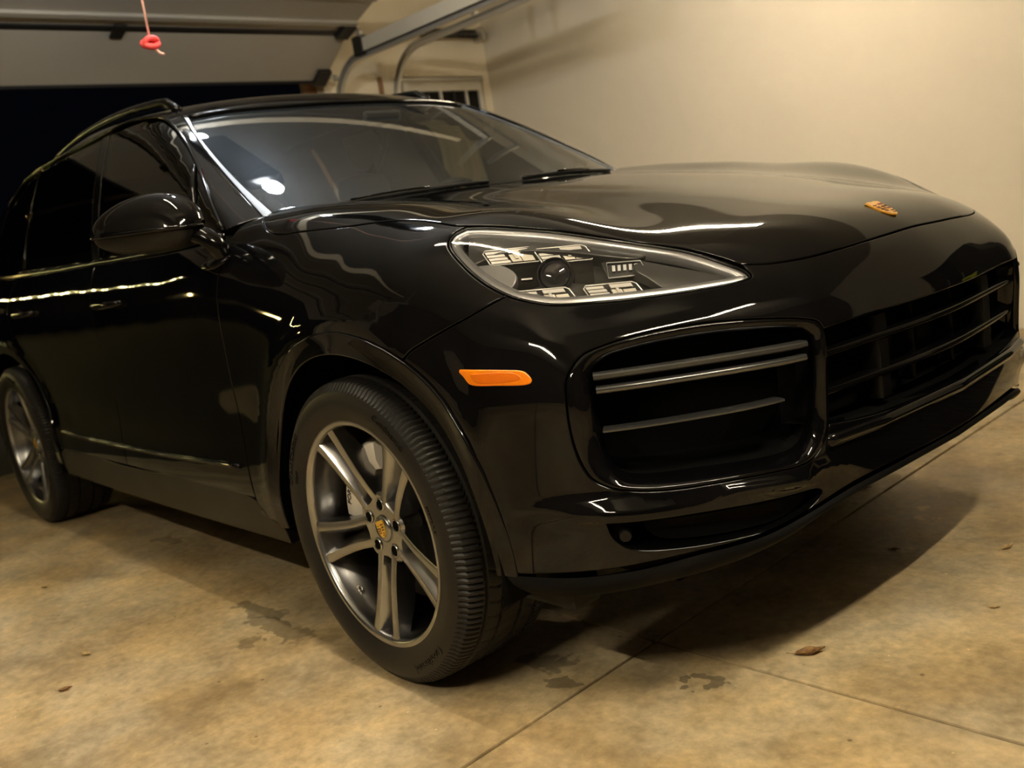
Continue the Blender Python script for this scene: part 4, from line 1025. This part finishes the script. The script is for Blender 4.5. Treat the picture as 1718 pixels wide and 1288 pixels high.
for wv, (x, y, rz) in zip(wheels, ((0, -.840, math.radians(-1.1)), (0, .840, math.pi - math.radians(1.1)), (-2.895, -.836, 0), (-2.895, .836, math.pi))):
    wv.location = (x, y, WZ); wv.rotation_euler = (0, 0, rz)
for wv in wheels[2:]:
    wv.rotation_euler = (0, math.radians(-24) if wv.location.y < 0 else math.radians(24), wv.rotation_euler[2])
caliper(wheels[0], 138); caliper(wheels[1], 42); caliper(wheels[2], 40, 30); caliper(wheels[3], 140, 30)

# ------------------------------------------------------------------ garage (turned a little against the car)
def turned(o):
    o.rotation_euler = (0, 0, GARAGE_TURN); return o
M_WALL = mat('wall_paint', (0.72, 0.655, 0.53), 0.75, spec=0.25)
add_noise_bump(M_WALL, 55, 0.35, 0.004, 4)
M_WALL_LIT = mat('back_wall_lit_paint', (0.82, 0.73, 0.56), 0.7, spec=0.3)  # wall paint made lighter to stand in for lamplight on the jamb
M_CEIL = mat('ceiling_paint', (0.40, 0.37, 0.32), 0.85, spec=0.2)
M_DOOR = mat('door_panel_paint', (0.42, 0.39, 0.33), 0.5)
M_DOORW = mat('white_door_paint', (0.76, 0.71, 0.60), 0.4)
M_GALV = mat('galvanised_steel', (0.62, 0.60, 0.55), 0.35, 0.7)
M_GALVP = mat('painted_rail', (0.74, 0.67, 0.53), 0.5)
M_DSTEEL = mat('dark_steel', (0.035, 0.033, 0.03), 0.45, 0.5)
M_WOOD = mat('raw_wood', (0.25, 0.12, 0.05), 0.6)
M_ASPH = mat('night_driveway', (0.05, 0.048, 0.045), 0.85)
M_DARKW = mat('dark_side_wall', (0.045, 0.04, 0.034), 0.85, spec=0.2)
M_LEAF = mat('dry_leaf', (0.22, 0.11, 0.03), 0.6); add_noise_colour(M_LEAF, (.10, .045, .015), (.34, .18, .05), 60)
M_LEAF2 = mat('pale_leaf', (0.55, 0.40, 0.16), 0.6); add_noise_colour(M_LEAF2, (.36, .24, .09), (.66, .50, .24), 60)
# concrete
M_CONC = mat('concrete', (0.4, 0.33, 0.22), 0.55, spec=0.35)
def concrete():
    n, l, b = nodes(M_CONC)
    tc = n.new('ShaderNodeTexCoord')
    def noise(s, d, rough=0.6, vec=None):
        t = n.new('ShaderNodeTexNoise'); t.inputs['Scale'].default_value = s; t.inputs['Detail'].default_value = d; t.inputs['Roughness'].default_value = rough
        l.new(vec or tc.outputs['Object'], t.inputs['Vector']); return t
    def ramp(src, stops):
        r = n.new('ShaderNodeValToRGB')
        while len(r.color_ramp.elements) < len(stops): r.color_ramp.elements.new(0.5)
        for e, (p, c) in zip(r.color_ramp.elements, stops): e.position = p; e.color = (*c, 1)
        l.new(src, r.inputs['Fac']); return r
    def mix(fac, a, bb, mode='MIX'):
        m = n.new('ShaderNodeMixRGB'); m.blend_type = mode
        if isinstance(fac, float): m.inputs[0].default_value = fac
        else: l.new(fac, m.inputs[0])
        for k, s in ((1, a), (2, bb)):
            if isinstance(s, tuple): m.inputs[k].default_value = (*s, 1)
            else: l.new(s, m.inputs[k])
        return m.outputs[0]
    n1 = noise(1.6, 6, .65); n2 = noise(7, 6, .7); n3 = noise(38, 4, .6)
    c1 = ramp(n1.outputs['Fac'], [(.30, (.27, .20, .11)), (.50, (.49, .385, .225)), (.68, (.68, .555, .345))])
    c2 = ramp(n2.outputs['Fac'], [(.28, (.62, .60, .56)), (.5, (1, 1, 1)), (.72, (1.22, 1.19, 1.12))])
    c3 = ramp(n3.outputs['Fac'], [(.3, (.80, .79, .77)), (.7, (1.18, 1.18, 1.18))])
    col = mix(1.0, c1.outputs[0], c2.outputs[0], 'MULTIPLY'); col = mix(1.0, col, c3.outputs[0], 'MULTIPLY')
    n4 = noise(2.7, 5, .6); c4 = ramp(n4.outputs['Fac'], [(.38, (.95, .99, 1.08)), (.60, (1.05, 1.0, .90))]); col = mix(1.0, col, c4.outputs[0], 'MULTIPLY')
    vo = n.new('ShaderNodeTexVoronoi'); vo.inputs['Scale'].default_value = 9; l.new(tc.outputs['Object'], vo.inputs['Vector'])
    c5 = ramp(vo.outputs['Distance'], [(.030, (.45, .42, .38)), (.055, (1, 1, 1))]); col = mix(1.0, col, c5.outputs[0], 'MULTIPLY')
    vo2 = n.new('ShaderNodeTexVoronoi'); vo2.inputs['Scale'].default_value = 13; mp_ = n.new('ShaderNodeMapping'); mp_.inputs['Location'].default_value = (3.3, 1.7, 0)
    l.new(tc.outputs['Object'], mp_.inputs['Vector']); l.new(mp_.outputs[0], vo2.inputs['Vector'])
    c6 = ramp(vo2.outputs['Distance'], [(.022, (1.7, 1.7, 1.6)), (.045, (1, 1, 1))]); col = mix(1.0, col, c6.outputs[0], 'MULTIPLY')
    # damp stains with their own outlines: (x, y, radius x, radius y)
    sep = n.new('ShaderNodeSeparateXYZ'); warp = noise(9, 3, .6)
    vm = n.new('ShaderNodeVectorMath'); vm.operation = 'MULTIPLY_ADD'
    l.new(warp.outputs['Color'], vm.inputs[0]); vm.inputs[1].default_value = (.22, .22, 0); l.new(tc.outputs['Object'], vm.inputs[2])
    l.new(vm.outputs[0], sep.inputs[0])
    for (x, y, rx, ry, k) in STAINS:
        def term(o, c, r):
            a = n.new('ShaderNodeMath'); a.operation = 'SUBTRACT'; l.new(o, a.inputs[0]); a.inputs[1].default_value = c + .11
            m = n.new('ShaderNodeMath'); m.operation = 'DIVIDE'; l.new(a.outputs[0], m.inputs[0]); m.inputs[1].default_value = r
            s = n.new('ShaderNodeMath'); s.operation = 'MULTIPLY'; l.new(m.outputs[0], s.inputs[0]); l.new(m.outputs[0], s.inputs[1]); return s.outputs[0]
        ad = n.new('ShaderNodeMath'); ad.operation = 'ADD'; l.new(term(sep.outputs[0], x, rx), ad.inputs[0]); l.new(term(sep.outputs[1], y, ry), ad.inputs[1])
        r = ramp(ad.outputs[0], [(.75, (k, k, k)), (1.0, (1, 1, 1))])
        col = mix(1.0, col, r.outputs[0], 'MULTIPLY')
    l.new(col, b.inputs['Base Color'])
    rr = ramp(n2.outputs['Fac'], [(.3, (.42, .42, .42)), (.7, (.66, .66, .66))]); l.new(rr.outputs[0], b.inputs['Roughness'])
    bp = n.new('ShaderNodeBump'); bp.inputs['Strength'].default_value = .25; bp.inputs['Distance'].default_value = .004
    l.new(n3.outputs['Fac'], bp.inputs['Height']); l.new(bp.outputs['Normal'], b.inputs['Normal'])
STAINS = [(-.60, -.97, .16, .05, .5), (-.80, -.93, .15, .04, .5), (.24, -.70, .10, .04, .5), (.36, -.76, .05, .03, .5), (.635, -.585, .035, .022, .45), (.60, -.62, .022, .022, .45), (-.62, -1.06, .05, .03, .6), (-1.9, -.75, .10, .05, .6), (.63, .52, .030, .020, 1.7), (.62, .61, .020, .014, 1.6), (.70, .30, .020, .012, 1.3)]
concrete()
LEAVES = [(.771,-.368,.068,.75,.8,M_LEAF,'brown curled leaf in front of the car, largest of the fallen leaves'),
 (-.796,-1.507,.040,.9,.9,M_LEAF,'dark brown leaf lying nearest the bottom left corner'),
 (-.996,-1.387,.045,.2,.5,M_LEAF2,'tan leaf lying just above the dark one at lower left'),
 (-1.836,-1.268,.045,.1,.5,M_LEAF2,'pale tan leaf on the floor beside the front door'),
 (.909,.391,.042,1.2,.9,M_LEAF2,'pale folded leaf at the right edge, farthest from the camera'),
 (1.013,.03,.026,.4,.7,M_LEAF2,'small pale leaf at the right edge below the folded one'),
 (.658,.268,.036,.3,.3,M_LEAF,'flat dark leaf at the rim of the car shadow'),
 (.338,.719,.05,.6,.4,M_LEAF,'dark leaf lying on the floor joint under the nose')]
JX, JY = .418, -.496
X0, X1, Y0, Y1, ZC = -4.27, 4.2, -5.6, 3.63, 3.35
fl = turned(MB().box((X0 - .3, Y0, -.12), (X1, Y1, -.014)).build('floor', M_DSTEEL)); tag(fl, 'tan stained concrete garage floor with saw-cut joints', kind='structure')
G_ = .0045
for xa, xb in ((X0 - .3, JX - G_), (JX + G_, X1)):
    for ya, yb in ((Y0, JY - G_), (JY + G_, Y1)):
        s = MB().box((xa, ya, -.10), (xb, yb, 0)).build('concrete_slab', M_CONC, fl, bevel=.004)
drive = turned(MB().box((-16, -9, -.14), (X0 - .31, 6, -.03)).build('driveway', M_ASPH)); tag(drive, kind='structure')
wl = turned(MB().box((X0 - .2, Y1, -.12), (X1, Y1 + .15, ZC)).build('wall_left', M_WALL)); tag(wl, kind='structure')
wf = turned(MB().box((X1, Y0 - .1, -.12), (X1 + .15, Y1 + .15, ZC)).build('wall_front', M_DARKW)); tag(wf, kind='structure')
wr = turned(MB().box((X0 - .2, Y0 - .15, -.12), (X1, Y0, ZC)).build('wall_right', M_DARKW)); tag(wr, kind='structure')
ce = turned(MB().box((X0 - .2, Y0 - .15, ZC), (X1 + .15, Y1 + .15, ZC + .12)).build('ceiling', M_CEIL)); tag(ce, kind='structure')
DY0, DY1, DZ = -3.45, 1.96, 2.33            # wide door opening
SY0, SY1, SZ = 2.62, 3.56, 2.30             # narrow door opening
wb = MB()
wb.box((X0 - .15, Y0, -.12), (X0, DY0, ZC)); wb.box((X0 - .15, DY0, DZ), (X0, DY1, ZC)); wb.box((X0 - .15, DY1, -.12), (X0, SY0, ZC)); wb.box((X0 - .15, SY0, SZ), (X0, SY1, ZC)); wb.box((X0 - .15, SY1, -.12), (X0, Y1, ZC))
wb = turned(wb.build('wall_back', M_WALL_LIT)); tag(wb, kind='structure')
tr1 = turned(MB().box((X0, DY1 + .50, 0), (X0 + .02, DY1 + .53, 2.30)).build('trim_1', M_WOOD)); tag(tr1, kind='structure')
tr2 = turned(MB().box((X0 - .16, DY1 - .10, 0), (X0 - .10, DY1 + .01, 2.34)).build('trim_2', M_WOOD)); tag(tr2, kind='structure')

# ---- wide sectional door, rolled up under the ceiling
od = turned(empty('garage_door')); tag(od, 'wide beige sectional garage door rolled up overhead behind the car', 'garage door')
PROF = [((-4.17, 2.262), (-3.80, 2.487)), ((-3.785, 2.50), (-3.30, 2.655)), ((-3.285, 2.660), (-2.77, 2.685)), ((-2.755, 2.685), (-2.23, 2.69))]
OY0, OY1 = DY0 + .04, DY1 - .05
for k, ((xa, za), (xb, zb)) in enumerate(PROF):
    d = nrm(A((xb - xa, 0, zb - za))); u = A((-d[2], 0, d[0])); t = .040
    a, b = A((xa, 0, za)), A((xb, 0, zb))
    def P(q, y, off): r = q + u * off; return (r[0], y, r[2])
    mb = MB(); mb.hexa([P(a, OY0, 0), P(b, OY0, 0), P(b, OY1, 0), P(a, OY1, 0), P(a, OY0, t), P(b, OY0, t), P(b, OY1, t), P(a, OY1, t)])
    pn = mb.build('door_section', M_DOOR, od, bevel=.006)
    if k > 0:
        MBg = MB(); q0, q1 = a - d * .012, a + d * .034
        MBg.hexa([P(q0, OY0, -.010), P(q1, OY0, -.010), P(q1, OY1, -.010), P(q0, OY1, -.010), P(q0, OY0, .004), P(q1, OY0, .004), P(q1, OY1, .004), P(q0, OY1, .004)])
        MBg.build('section_gap_shade', M_DSTEEL, pn)  # dark strip standing in for the shadow in the gap between sections
        for s0, s1, hgt in ((.115, .16, .020), (.40, .46, .016)):
            q0, q1 = a + d * s0, a + d * s1
            mb = MB(); mb.hexa([P(q0, OY0, -hgt), P(q1, OY0, -hgt), P(q1, OY1, -hgt), P(q0, OY1, -hgt), P(q0, OY0, .002), P(q1, OY0, .002), P(q1, OY1, .002), P(q0, OY1, .002)])
            mb.build('door_strut', M_DOOR, pn, bevel=.004)
    for y in ((.30, -1.4) if k > 0 else ()):
        q0, q1 = a - d * .06, a + d * .07
        mb = MB(); mb.hexa([P(q0, y - .035, -.03), P(q1, y - .035, -.03), P(q1, y + .035, -.03), P(q0, y + .035, -.03), P(q0, y - .035, -.012), P(q1, y - .035, -.012), P(q1, y + .035, -.012), P(q0, y + .035, -.012)])
        mb.build('door_hinge', M_DSTEEL, pn)
    for y, s in ((OY1, 1), (OY0, -1)):
        c = a + d * .05 + u * -.02
        r_ = MB().tube([(c[0], y - s*.05, c[2]), (c[0], y + s * .07, c[2])], .008, 8).tube([(c[0], y + s*.05, c[2]), (c[0], y + s * .075, c[2])], .024, 14).build('door_roller', M_GALV, pn)
        mb = MB(); q0, q1 = a - d * .02, a + d * .12
        mb.hexa([P(q0, y - .10, -.035), P(q1, y - .10, -.035), P(q1, y, -.035), P(q0, y, -.035), P(q0, y - .10, 0), P(q1, y - .10, 0), P(q1, y, 0), P(q0, y, 0)]); mb.build('roller_bracket', M_DSTEEL, pn)
MB().box((-2.232, OY0, 2.665), (-2.212, OY1, 2.745)).build('added_end_strip', M_GALVP, od, bevel=.004)  # added pale strip that brightens the band mirrored in the fender
a, b = PROF[0]
MB().tube([(a[0] - .005, OY0, a[1] - .004), (a[0] - .005, OY1, a[1] - .004)], .014, 8).build('bottom_seal', M_MATTE, od)

def track(name, path, w, parent, material, y):
    """C-shaped rail swept along a path in the x-z plane"""
    n = len(path); rings = []
    for i in range(n):
        t = nrm(A((path[min(i+1, n-1)][0] - path[max(i-1, 0)][0], 0, path[min(i+1, n-1)][1] - path[max(i-1, 0)][1])))
        u = A((-t[2], 0, t[0])); c = A((path[i][0], y, path[i][1]))
        s = A((0, 1, 0))
        rings.append([c + u*w/2 - s*.030, c + u*w/2, c - u*w/2, c - u*w/2 - s*.030, c - u*(w/2-.004) - s*.030, c - u*(w/2-.004) - s*.004, c + u*(w/2-.004) - s*.004, c + u*(w/2-.004) - s*.030])
    V, F = loft(rings, caps=True)
    return MB().add(V, F).build(name, material, parent)
def track_path(x, ztop, R, xend):
    pts = [(x, 0.0), (x, ztop - R)]
    pts += [(x + R - R * math.cos(a), ztop - R + R * math.sin(a)) for a in np.linspace(0, math.pi/2, 13)[1:]]
    pts.append((xend, ztop + .01)); return pts
for y in (DY1 + .07, DY0 - .12):
    rail = turned(empty('door_rail', (0, 0, 0)))
    tag(rail, 'steel track of the wide garage door on the wall side' if y > 0 else 'steel track of the wide garage door on the far left, mostly out of view', 'door track')
    track('rail', track_path(-4.19, 2.36, .36, -2.15), .055, rail, M_GALV, y)
    MB().box((-3.74, y - .040, 2.375), (-2.15, y - .033, 2.465)).build('rail_angle', M_GALVP, rail)
    MB().box((-3.86, y - .045, 2.36), (-3.76, y + .03, 2.49)).build('rail_bracket', M_DSTEEL, rail, bevel=.01)
    for z in (.5, 1.3, 2.05): MB().box((X0, y - .005, z), (-4.19, y + .03, z + .06)).build('wall_bracket', M_GALV, rail)
    MB().box((-2.20, y + .01, 2.38), (-2.16, y + .03, ZC)).box((-2.84, y + .01, 2.38), (-2.80, y + .03, ZC)).build('rail_hanger', M_GALV, rail)

# ---- narrow door, closed, with a glazed top section
nd = turned(empty('garage_door')); tag(nd, 'narrow white garage door, closed, with windows in its top section', 'garage door')
zs = [0, .55, 1.10, 1.65, 2.20]
for k in range(4):
    if k < 3:
        MB().box((X0 - .06, SY0 + .01, zs[k] + .004), (X0 - .02, SY1 - .01, zs[k+1] - .004)).build('door_section', M_DOORW, nd, bevel=.006)
    else:
        y0, y1 = SY0 + .01, SY1 - .01; xa, xb = X0 - .06, X0 - .02
        z0, z1 = zs[k] + .004, SZ + .005
        mb = MB(); mb.box((xa, y0, z0), (xb, y1, z0 + .10)); mb.box((xa, y0, 2.19), (xb, y1, z1)); mb.box((xa, y0, z0 + .10), (xb, y0 + .05, 2.19)); mb.box((xa, y1 - .03, z0 + .10), (xb, y1, 2.19))
        sec = mb.build('glazed_section', M_DOORW, nd)
        wy = np.linspace(y0 + .05, y1 - .03, 7)
        for i in range(6):
            MB().box((xa + .015, wy[i], z0 + .10), (xa + .019, wy[i+1], 2.19)).build('window_pane', M_TINT, sec)
        for i in range(1, 6):
            MB().box((xa + .008, wy[i] - .009, z0 + .10), (xb - .005, wy[i] + .009, 2.19)).build('window_bar', M_DOORW if i % 2 else M_DSTEEL, sec)
MB().box((X0 - .02, SY0, 2.265), (X0 + .012, SY1, 2.29)).build('door_strut', M_GALV, nd)
MB().box((X0 - .02, SY0 + .06, 2.15), (X0 + .03, SY0 + .13, 2.26)).build('top_bracket', M_GALV, nd, bevel=.01)
nr = turned(empty('door_rail')); tag(nr, 'curved galvanised track of the narrow white garage door', 'door track')
track('rail', track_path(-4.20, 2.455, .36, -2.35), .05, nr, M_GALV, SY0 - .03)
for z in (.6, 1.5, 2.1): MB().box((X0, SY0 - .035, z), (-4.20, SY0 + .0, z + .06)).build('wall_bracket', M_GALV, nr)
MB().box((-2.42, SY0 - .03, 2.46), (-2.38, SY0, ZC)).box((-3.24, SY0 - .03, 2.46), (-3.20, SY0, ZC)).build('rail_hanger', M_GALV, nr)
ts = turned(empty('torsion_spring')); tag(ts, 'dark torsion spring shaft above the narrow white garage door', 'spring')
MB().tube([(X0 + .09, SY0 + .06, 2.62), (X0 + .09, SY1 + .04, 2.62)], .012, 10).build('shaft', M_GALV, ts, smooth=True)
hp = []
for i in range(0, 24 * 22):
    t = i / (24 * 22 - 1); a = 2 * math.pi * i / 24
    hp.append((X0 + .09 + .030 * math.cos(a), SY0 + .28 + .58 * t, 2.62 + .030 * math.sin(a)))
MB().tube(hp[::2], .0075, 5).build('coil', M_DSTEEL, ts, smooth=True)
for y in (SY0 + .10, SY1 - .02): MB().box((X0, y - .012, 2.57), (X0 + .12, y + .012, 2.68)).build('bearing_plate', M_GALV, ts)

# ---- hanging pull cord with a coral knot
M_CORD = mat('pink_cord', (0.72, 0.42, 0.38), 0.7); M_KNOT = mat('coral_knot', (0.95, 0.10, 0.11), 0.5)
CX, CY, CZ = CORD
pc_ = empty('pull_cord', (CX, CY, CZ)); tag(pc_, 'pale pink cord with a coral knot hanging from the ceiling', 'cord')
MB().tube([(0, 0, ZC - CZ), (.002, -.002, .6), (0, .002, .2), (0, 0, 0)], .0042, 8).build('cord', M_CORD, pc_, smooth=True)
kn = [(.016 * math.sin(2*a + .4), .020 * math.cos(3*a), .010 * math.sin(3*a) + .004 * math.cos(a)) for a in np.linspace(0, 2*math.pi, 61)[:-1]]
MB().tube(kn, .0095, 8, closed=True).build('knot', M_KNOT, pc_, smooth=True)
MB().tube([(0, 0, 0), (.010, .008, -.02), (.022, .016, -.036), (.034, .022, -.042)], [.0045, .0048, .005, .0045], 8).build('cord_tail', M_CORD, pc_, smooth=True)

# ------------------------------------------------------------------ lamps of the garage
def emitter(name, col, s): return mat(name, (0.8, 0.8, 0.8), 0.4, emit=col, es=s)
E_FRONT = emitter('tube_light_front', WARM, P_TUBE_FRONT); E_MID = emitter('tube_light_mid', WARM, P_TUBE_MID); E_LEFT = emitter('tube_light_left', WARM, P_TUBE_LEFT); E_OPEN = emitter('opener_lamp', COOL, P_OPENER)
M_FIX = mat('fixture_white', (0.7, 0.68, 0.62), 0.4)
def tube_fixture(loc, length, rz, em, label, n=1, gap=.08):
    r = empty('strip_light', loc, rz + GARAGE_TURN); tag(r, label, 'ceiling light', 'strip lights on the ceiling')
    MB().box((-length/2, -gap/2 - .01, .045), (length/2, gap/2 + .01, .105)).build('fixture_body', M_FIX, r, bevel=.01)
    MB().tube([(-length*.35, 0, .10), (-length*.35, 0, ZC - loc[2])], .005, 6).tube([(length*.35, 0, .10), (length*.35, 0, ZC - loc[2])], .005, 6).build('hanger_wire', M_GALV, r)
    for k in range(n):
        y = (k - (n - 1) / 2) * gap
        MB().tube([(-length/2 + .03, y, 0), (length/2 - .03, y, 0)], .014, 14).build('tube_lamp', em, r, smooth=True)
        for s in (-1, 1): MB().box((s*(length/2 - .02) - .012, y - .016, -.018), (s*(length/2 - .02) + .012, y + .016, .05)).build('lamp_holder', M_FIX, r)
    return r
tube_fixture(FRONT_LAMP[:3], 1.2, FRONT_LAMP[3], E_FRONT, 'tube ceiling light above the front of the car')
tube_fixture(LEFT_LAMP[:3], 1.2, LEFT_LAMP[3], E_LEFT, 'tube ceiling light between the car and the cream wall')
tube_fixture(SIDE_LAMP[:3], 1.2, SIDE_LAMP[3], E_FRONT, 'tube ceiling light over the empty bay beside the car')
tube_fixture(MID_LAMP[:3], 1.2, MID_LAMP[3], E_MID, 'tube ceiling light above the side mirror of the car')
op = turned(empty('door_opener', OPENER_LOC)); tag(op, 'garage door opener with two lamps on the ceiling behind the windshield', 'door opener')
MB().box((-.22, -.13, 0), (.22, .13, .16)).build('motor_case', M_SATIN, op, bevel=.02)
MB().box((-.44, -.02, .10), (-.22, .02, .14)).build('drive_rail', M_GALV, op)
MB().box((-.15, -.10, .16), (-.12, -.08, ZC - OPENER_LOC[2])).box((.12, .08, .16), (.15, .10, ZC - OPENER_LOC[2])).build('hanger', M_GALV, op)
for s in (-1, 1):
    V, F = loft([[(s*.27 + .045*math.cos(a)*r, .06*math.sin(a)*r, .08 + z) for a in np.linspace(0, 2*math.pi, 25)[:-1]] for r, z in ((.3, -.06), (.8, -.045), (1, 0), (.8, .045), (.3, .06))], caps=True)
    MB().add(V, F).build('lamp', E_OPEN, op, smooth=True)

# ------------------------------------------------------------------ dark furniture ahead of the car (mirrored in its nose)
M_CAB = mat('black_cabinet', (0.008, 0.008, 0.008), 0.5, spec=0.2); M_MAT = mat('rubber_mat', (0.010, 0.010, 0.010), 0.8, spec=0.1); M_LIME = mat('lime_case', (0.45, 0.55, 0.02), 0.45)
cb = turned(empty('tool_cabinet')); tag(cb, 'tall black tool cabinet against the cream wall, mirrored in the nose', 'cabinet')
MB().box((1.55, 3.12, .06), (3.05, 3.61, 1.55)).build('body', M_CAB, cb, bevel=.01)
for k in range(3):
    dr_ = MB().box((1.57 + .49*k, 3.095, .10), (2.04 + .49*k, 3.118, 1.51)).build('door', M_CAB, cb, bevel=.005)
    MB().box((2.0 + .49*k, 3.075, .75), (2.015 + .49*k, 3.094, .95)).build('handle', M_GALV, dr_)
for x in (1.62, 2.98):
    for y in (3.18, 3.54): MB().box((x - .03, y - .03, 0), (x + .03, y + .03, .06)).build('foot', M_CAB, cb)
ch = turned(empty('tool_chest')); tag(ch, 'low black tool chest in front of the cabinet, mirrored in the nose', 'tool chest')
MB().box((1.60, 2.62, .08), (2.60, 3.05, .66)).build('body', M_CAB, ch, bevel=.01)
for k in range(3):
    dr_ = MB().box((1.63, 2.602, .12 + .175*k), (2.57, 2.618, .28 + .175*k)).build('drawer', M_CAB, ch, bevel=.004)
    MB().box((1.85, 2.585, .245 + .175*k), (2.35, 2.601, .26 + .175*k)).build('handle', M_GALV, dr_)
for x in (1.68, 2.52):
    for y in (2.69, 2.98): MB().tube([(x - .015, y, .041), (x + .015, y, .041)], .04, 14).build('caster', M_CAB, ch)
lc = turned(empty('tool_case')); tag(lc, 'lime green tool case lying on the low black chest', 'case')
MB().box((1.66, 2.76, .6615), (1.98, 2.94, .76)).build('shell', M_LIME, lc, bevel=.015)
MB().tube([(1.74, 2.755, .71), (1.76, 2.735, .71), (1.88, 2.735, .71), (1.90, 2.755, .71)], .008, 8).build('handle', M_CAB, lc)
rm = turned(empty('floor_mat')); tag(rm, 'black ribbed rubber mat on the floor ahead of the car', 'mat')
MB().box((1.25, .35, .0005), (3.0, 2.55, .012)).build('sheet', M_MAT, rm, bevel=.003)
for k in range(22): MB().box((1.28, .40 + .098*k, .012), (2.97, .43 + .098*k, .016)).build('rib', M_MAT, rm)

# ------------------------------------------------------------------ leaves and bits on the floor
def leaf(px, py, L, rz, curl, m_, label):
    nu, nv = 13, 7; V = []
    for i in range(nu):
        t = i / (nu - 1); w = .44 * math.sin(math.pi * t ** .8) ** .9 + .004
        for j in range(nv):
            s = (j / (nv - 1) - .5) * 2
            x = (t - .5); y = s * w * .5 * (1 + .10 * math.sin(9*t + 3*s))
            z = curl * (.35 * s * s * w + .55 * (t - .35) ** 2) + .012 * math.sin(12 * t + 2 * s)
            V.append([x * L, y * L, z * L])
    V = A(V); V[:, 2] -= V[:, 2].min() - .0006
    F = [(i*nv+j, (i+1)*nv+j, (i+1)*nv+j+1, i*nv+j+1) for i in range(nu-1) for j in range(nv-1)]
    r = empty('fallen_leaf', (px, py, 0), rz); tag(r, label, 'leaf', 'fallen leaves on the garage floor')
    b = MB(); k = len(V)
    N = A([0, 0, .0008])
    b.add(np.vstack([V, V + N]), F + [tuple(i + k for i in reversed(f)) for f in F]); b.build('blade', m_, r, smooth=True)
    e0 = V[3]; b2 = MB(); b2.tube([V[3] + A((L*.02, 0, .001)), V[3] + A((-L*.12, L*.03, .001)), V[3] + A((-L*.26, L*.10, .001 - min(0, 0)))], L*.012, 5)
    b2.build('stalk', m_, r, smooth=True)
for a_ in LEAVES: leaf(*a_)

# ------------------------------------------------------------------ lamps outside, seen as reflections in the doors of the car
E_BULB = emitter('string_bulb', (1.0, .85, .35), 14.0); E_PORCH = emitter('porch_bulb', (1.0, .72, .25), 12.0)
sl_ = empty('string_light', (0, 0, 0)); tag(sl_, 'string of small yellow bulbs outside, mirrored in the front door', 'string lights')
pb = [(-12, -2.64 - 2.55*k/10, 2.52 + .70*k/10 - .10*math.sin(math.pi*k/10)) for k in range(11)]
MB().tube([(q[0], q[1], q[2] + .06) for q in pb], .006, 5).build('wire', M_DSTEEL, sl_)
for q in pb:
    V, F = loft([[(q[0] + r*math.cos(a), q[1] + r*math.sin(a), q[2] + z) for a in np.linspace(0, 2*math.pi, 11)[:-1]] for r, z in ((.015, .055), (.035, .03), (.042, 0), (.03, -.03), (.008, -.045))], caps=True)
    MB().add(V, F).build('bulb', E_BULB, sl_, smooth=True)
for (y, z), lab in zip(((-2.72, 1.69), (-6.04, 1.72)), ('yellow porch lamp outside, mirrored near the door handle', 'yellow porch lamp outside, mirrored below the side mirror')):
    r = empty('porch_lamp', (-12, y, z)); tag(r, lab, 'lamp')
    V, F = loft([[(q_*math.cos(a), q_*math.sin(a), w_) for a in np.linspace(0, 2*math.pi, 15)[:-1]] for q_, w_ in ((.05, -.12), (.09, -.05), (.10, .05), (.06, .12))], caps=True); MB().add(V, F).build('globe', E_PORCH, r, smooth=True)
    MB().box((-.10, -.10, .12), (.10, .10, .15)).build('cap', M_DSTEEL, r); MB().box((-.02, -.02, -z - .03), (.02, .02, -.12)).build('post', M_DSTEEL, r)
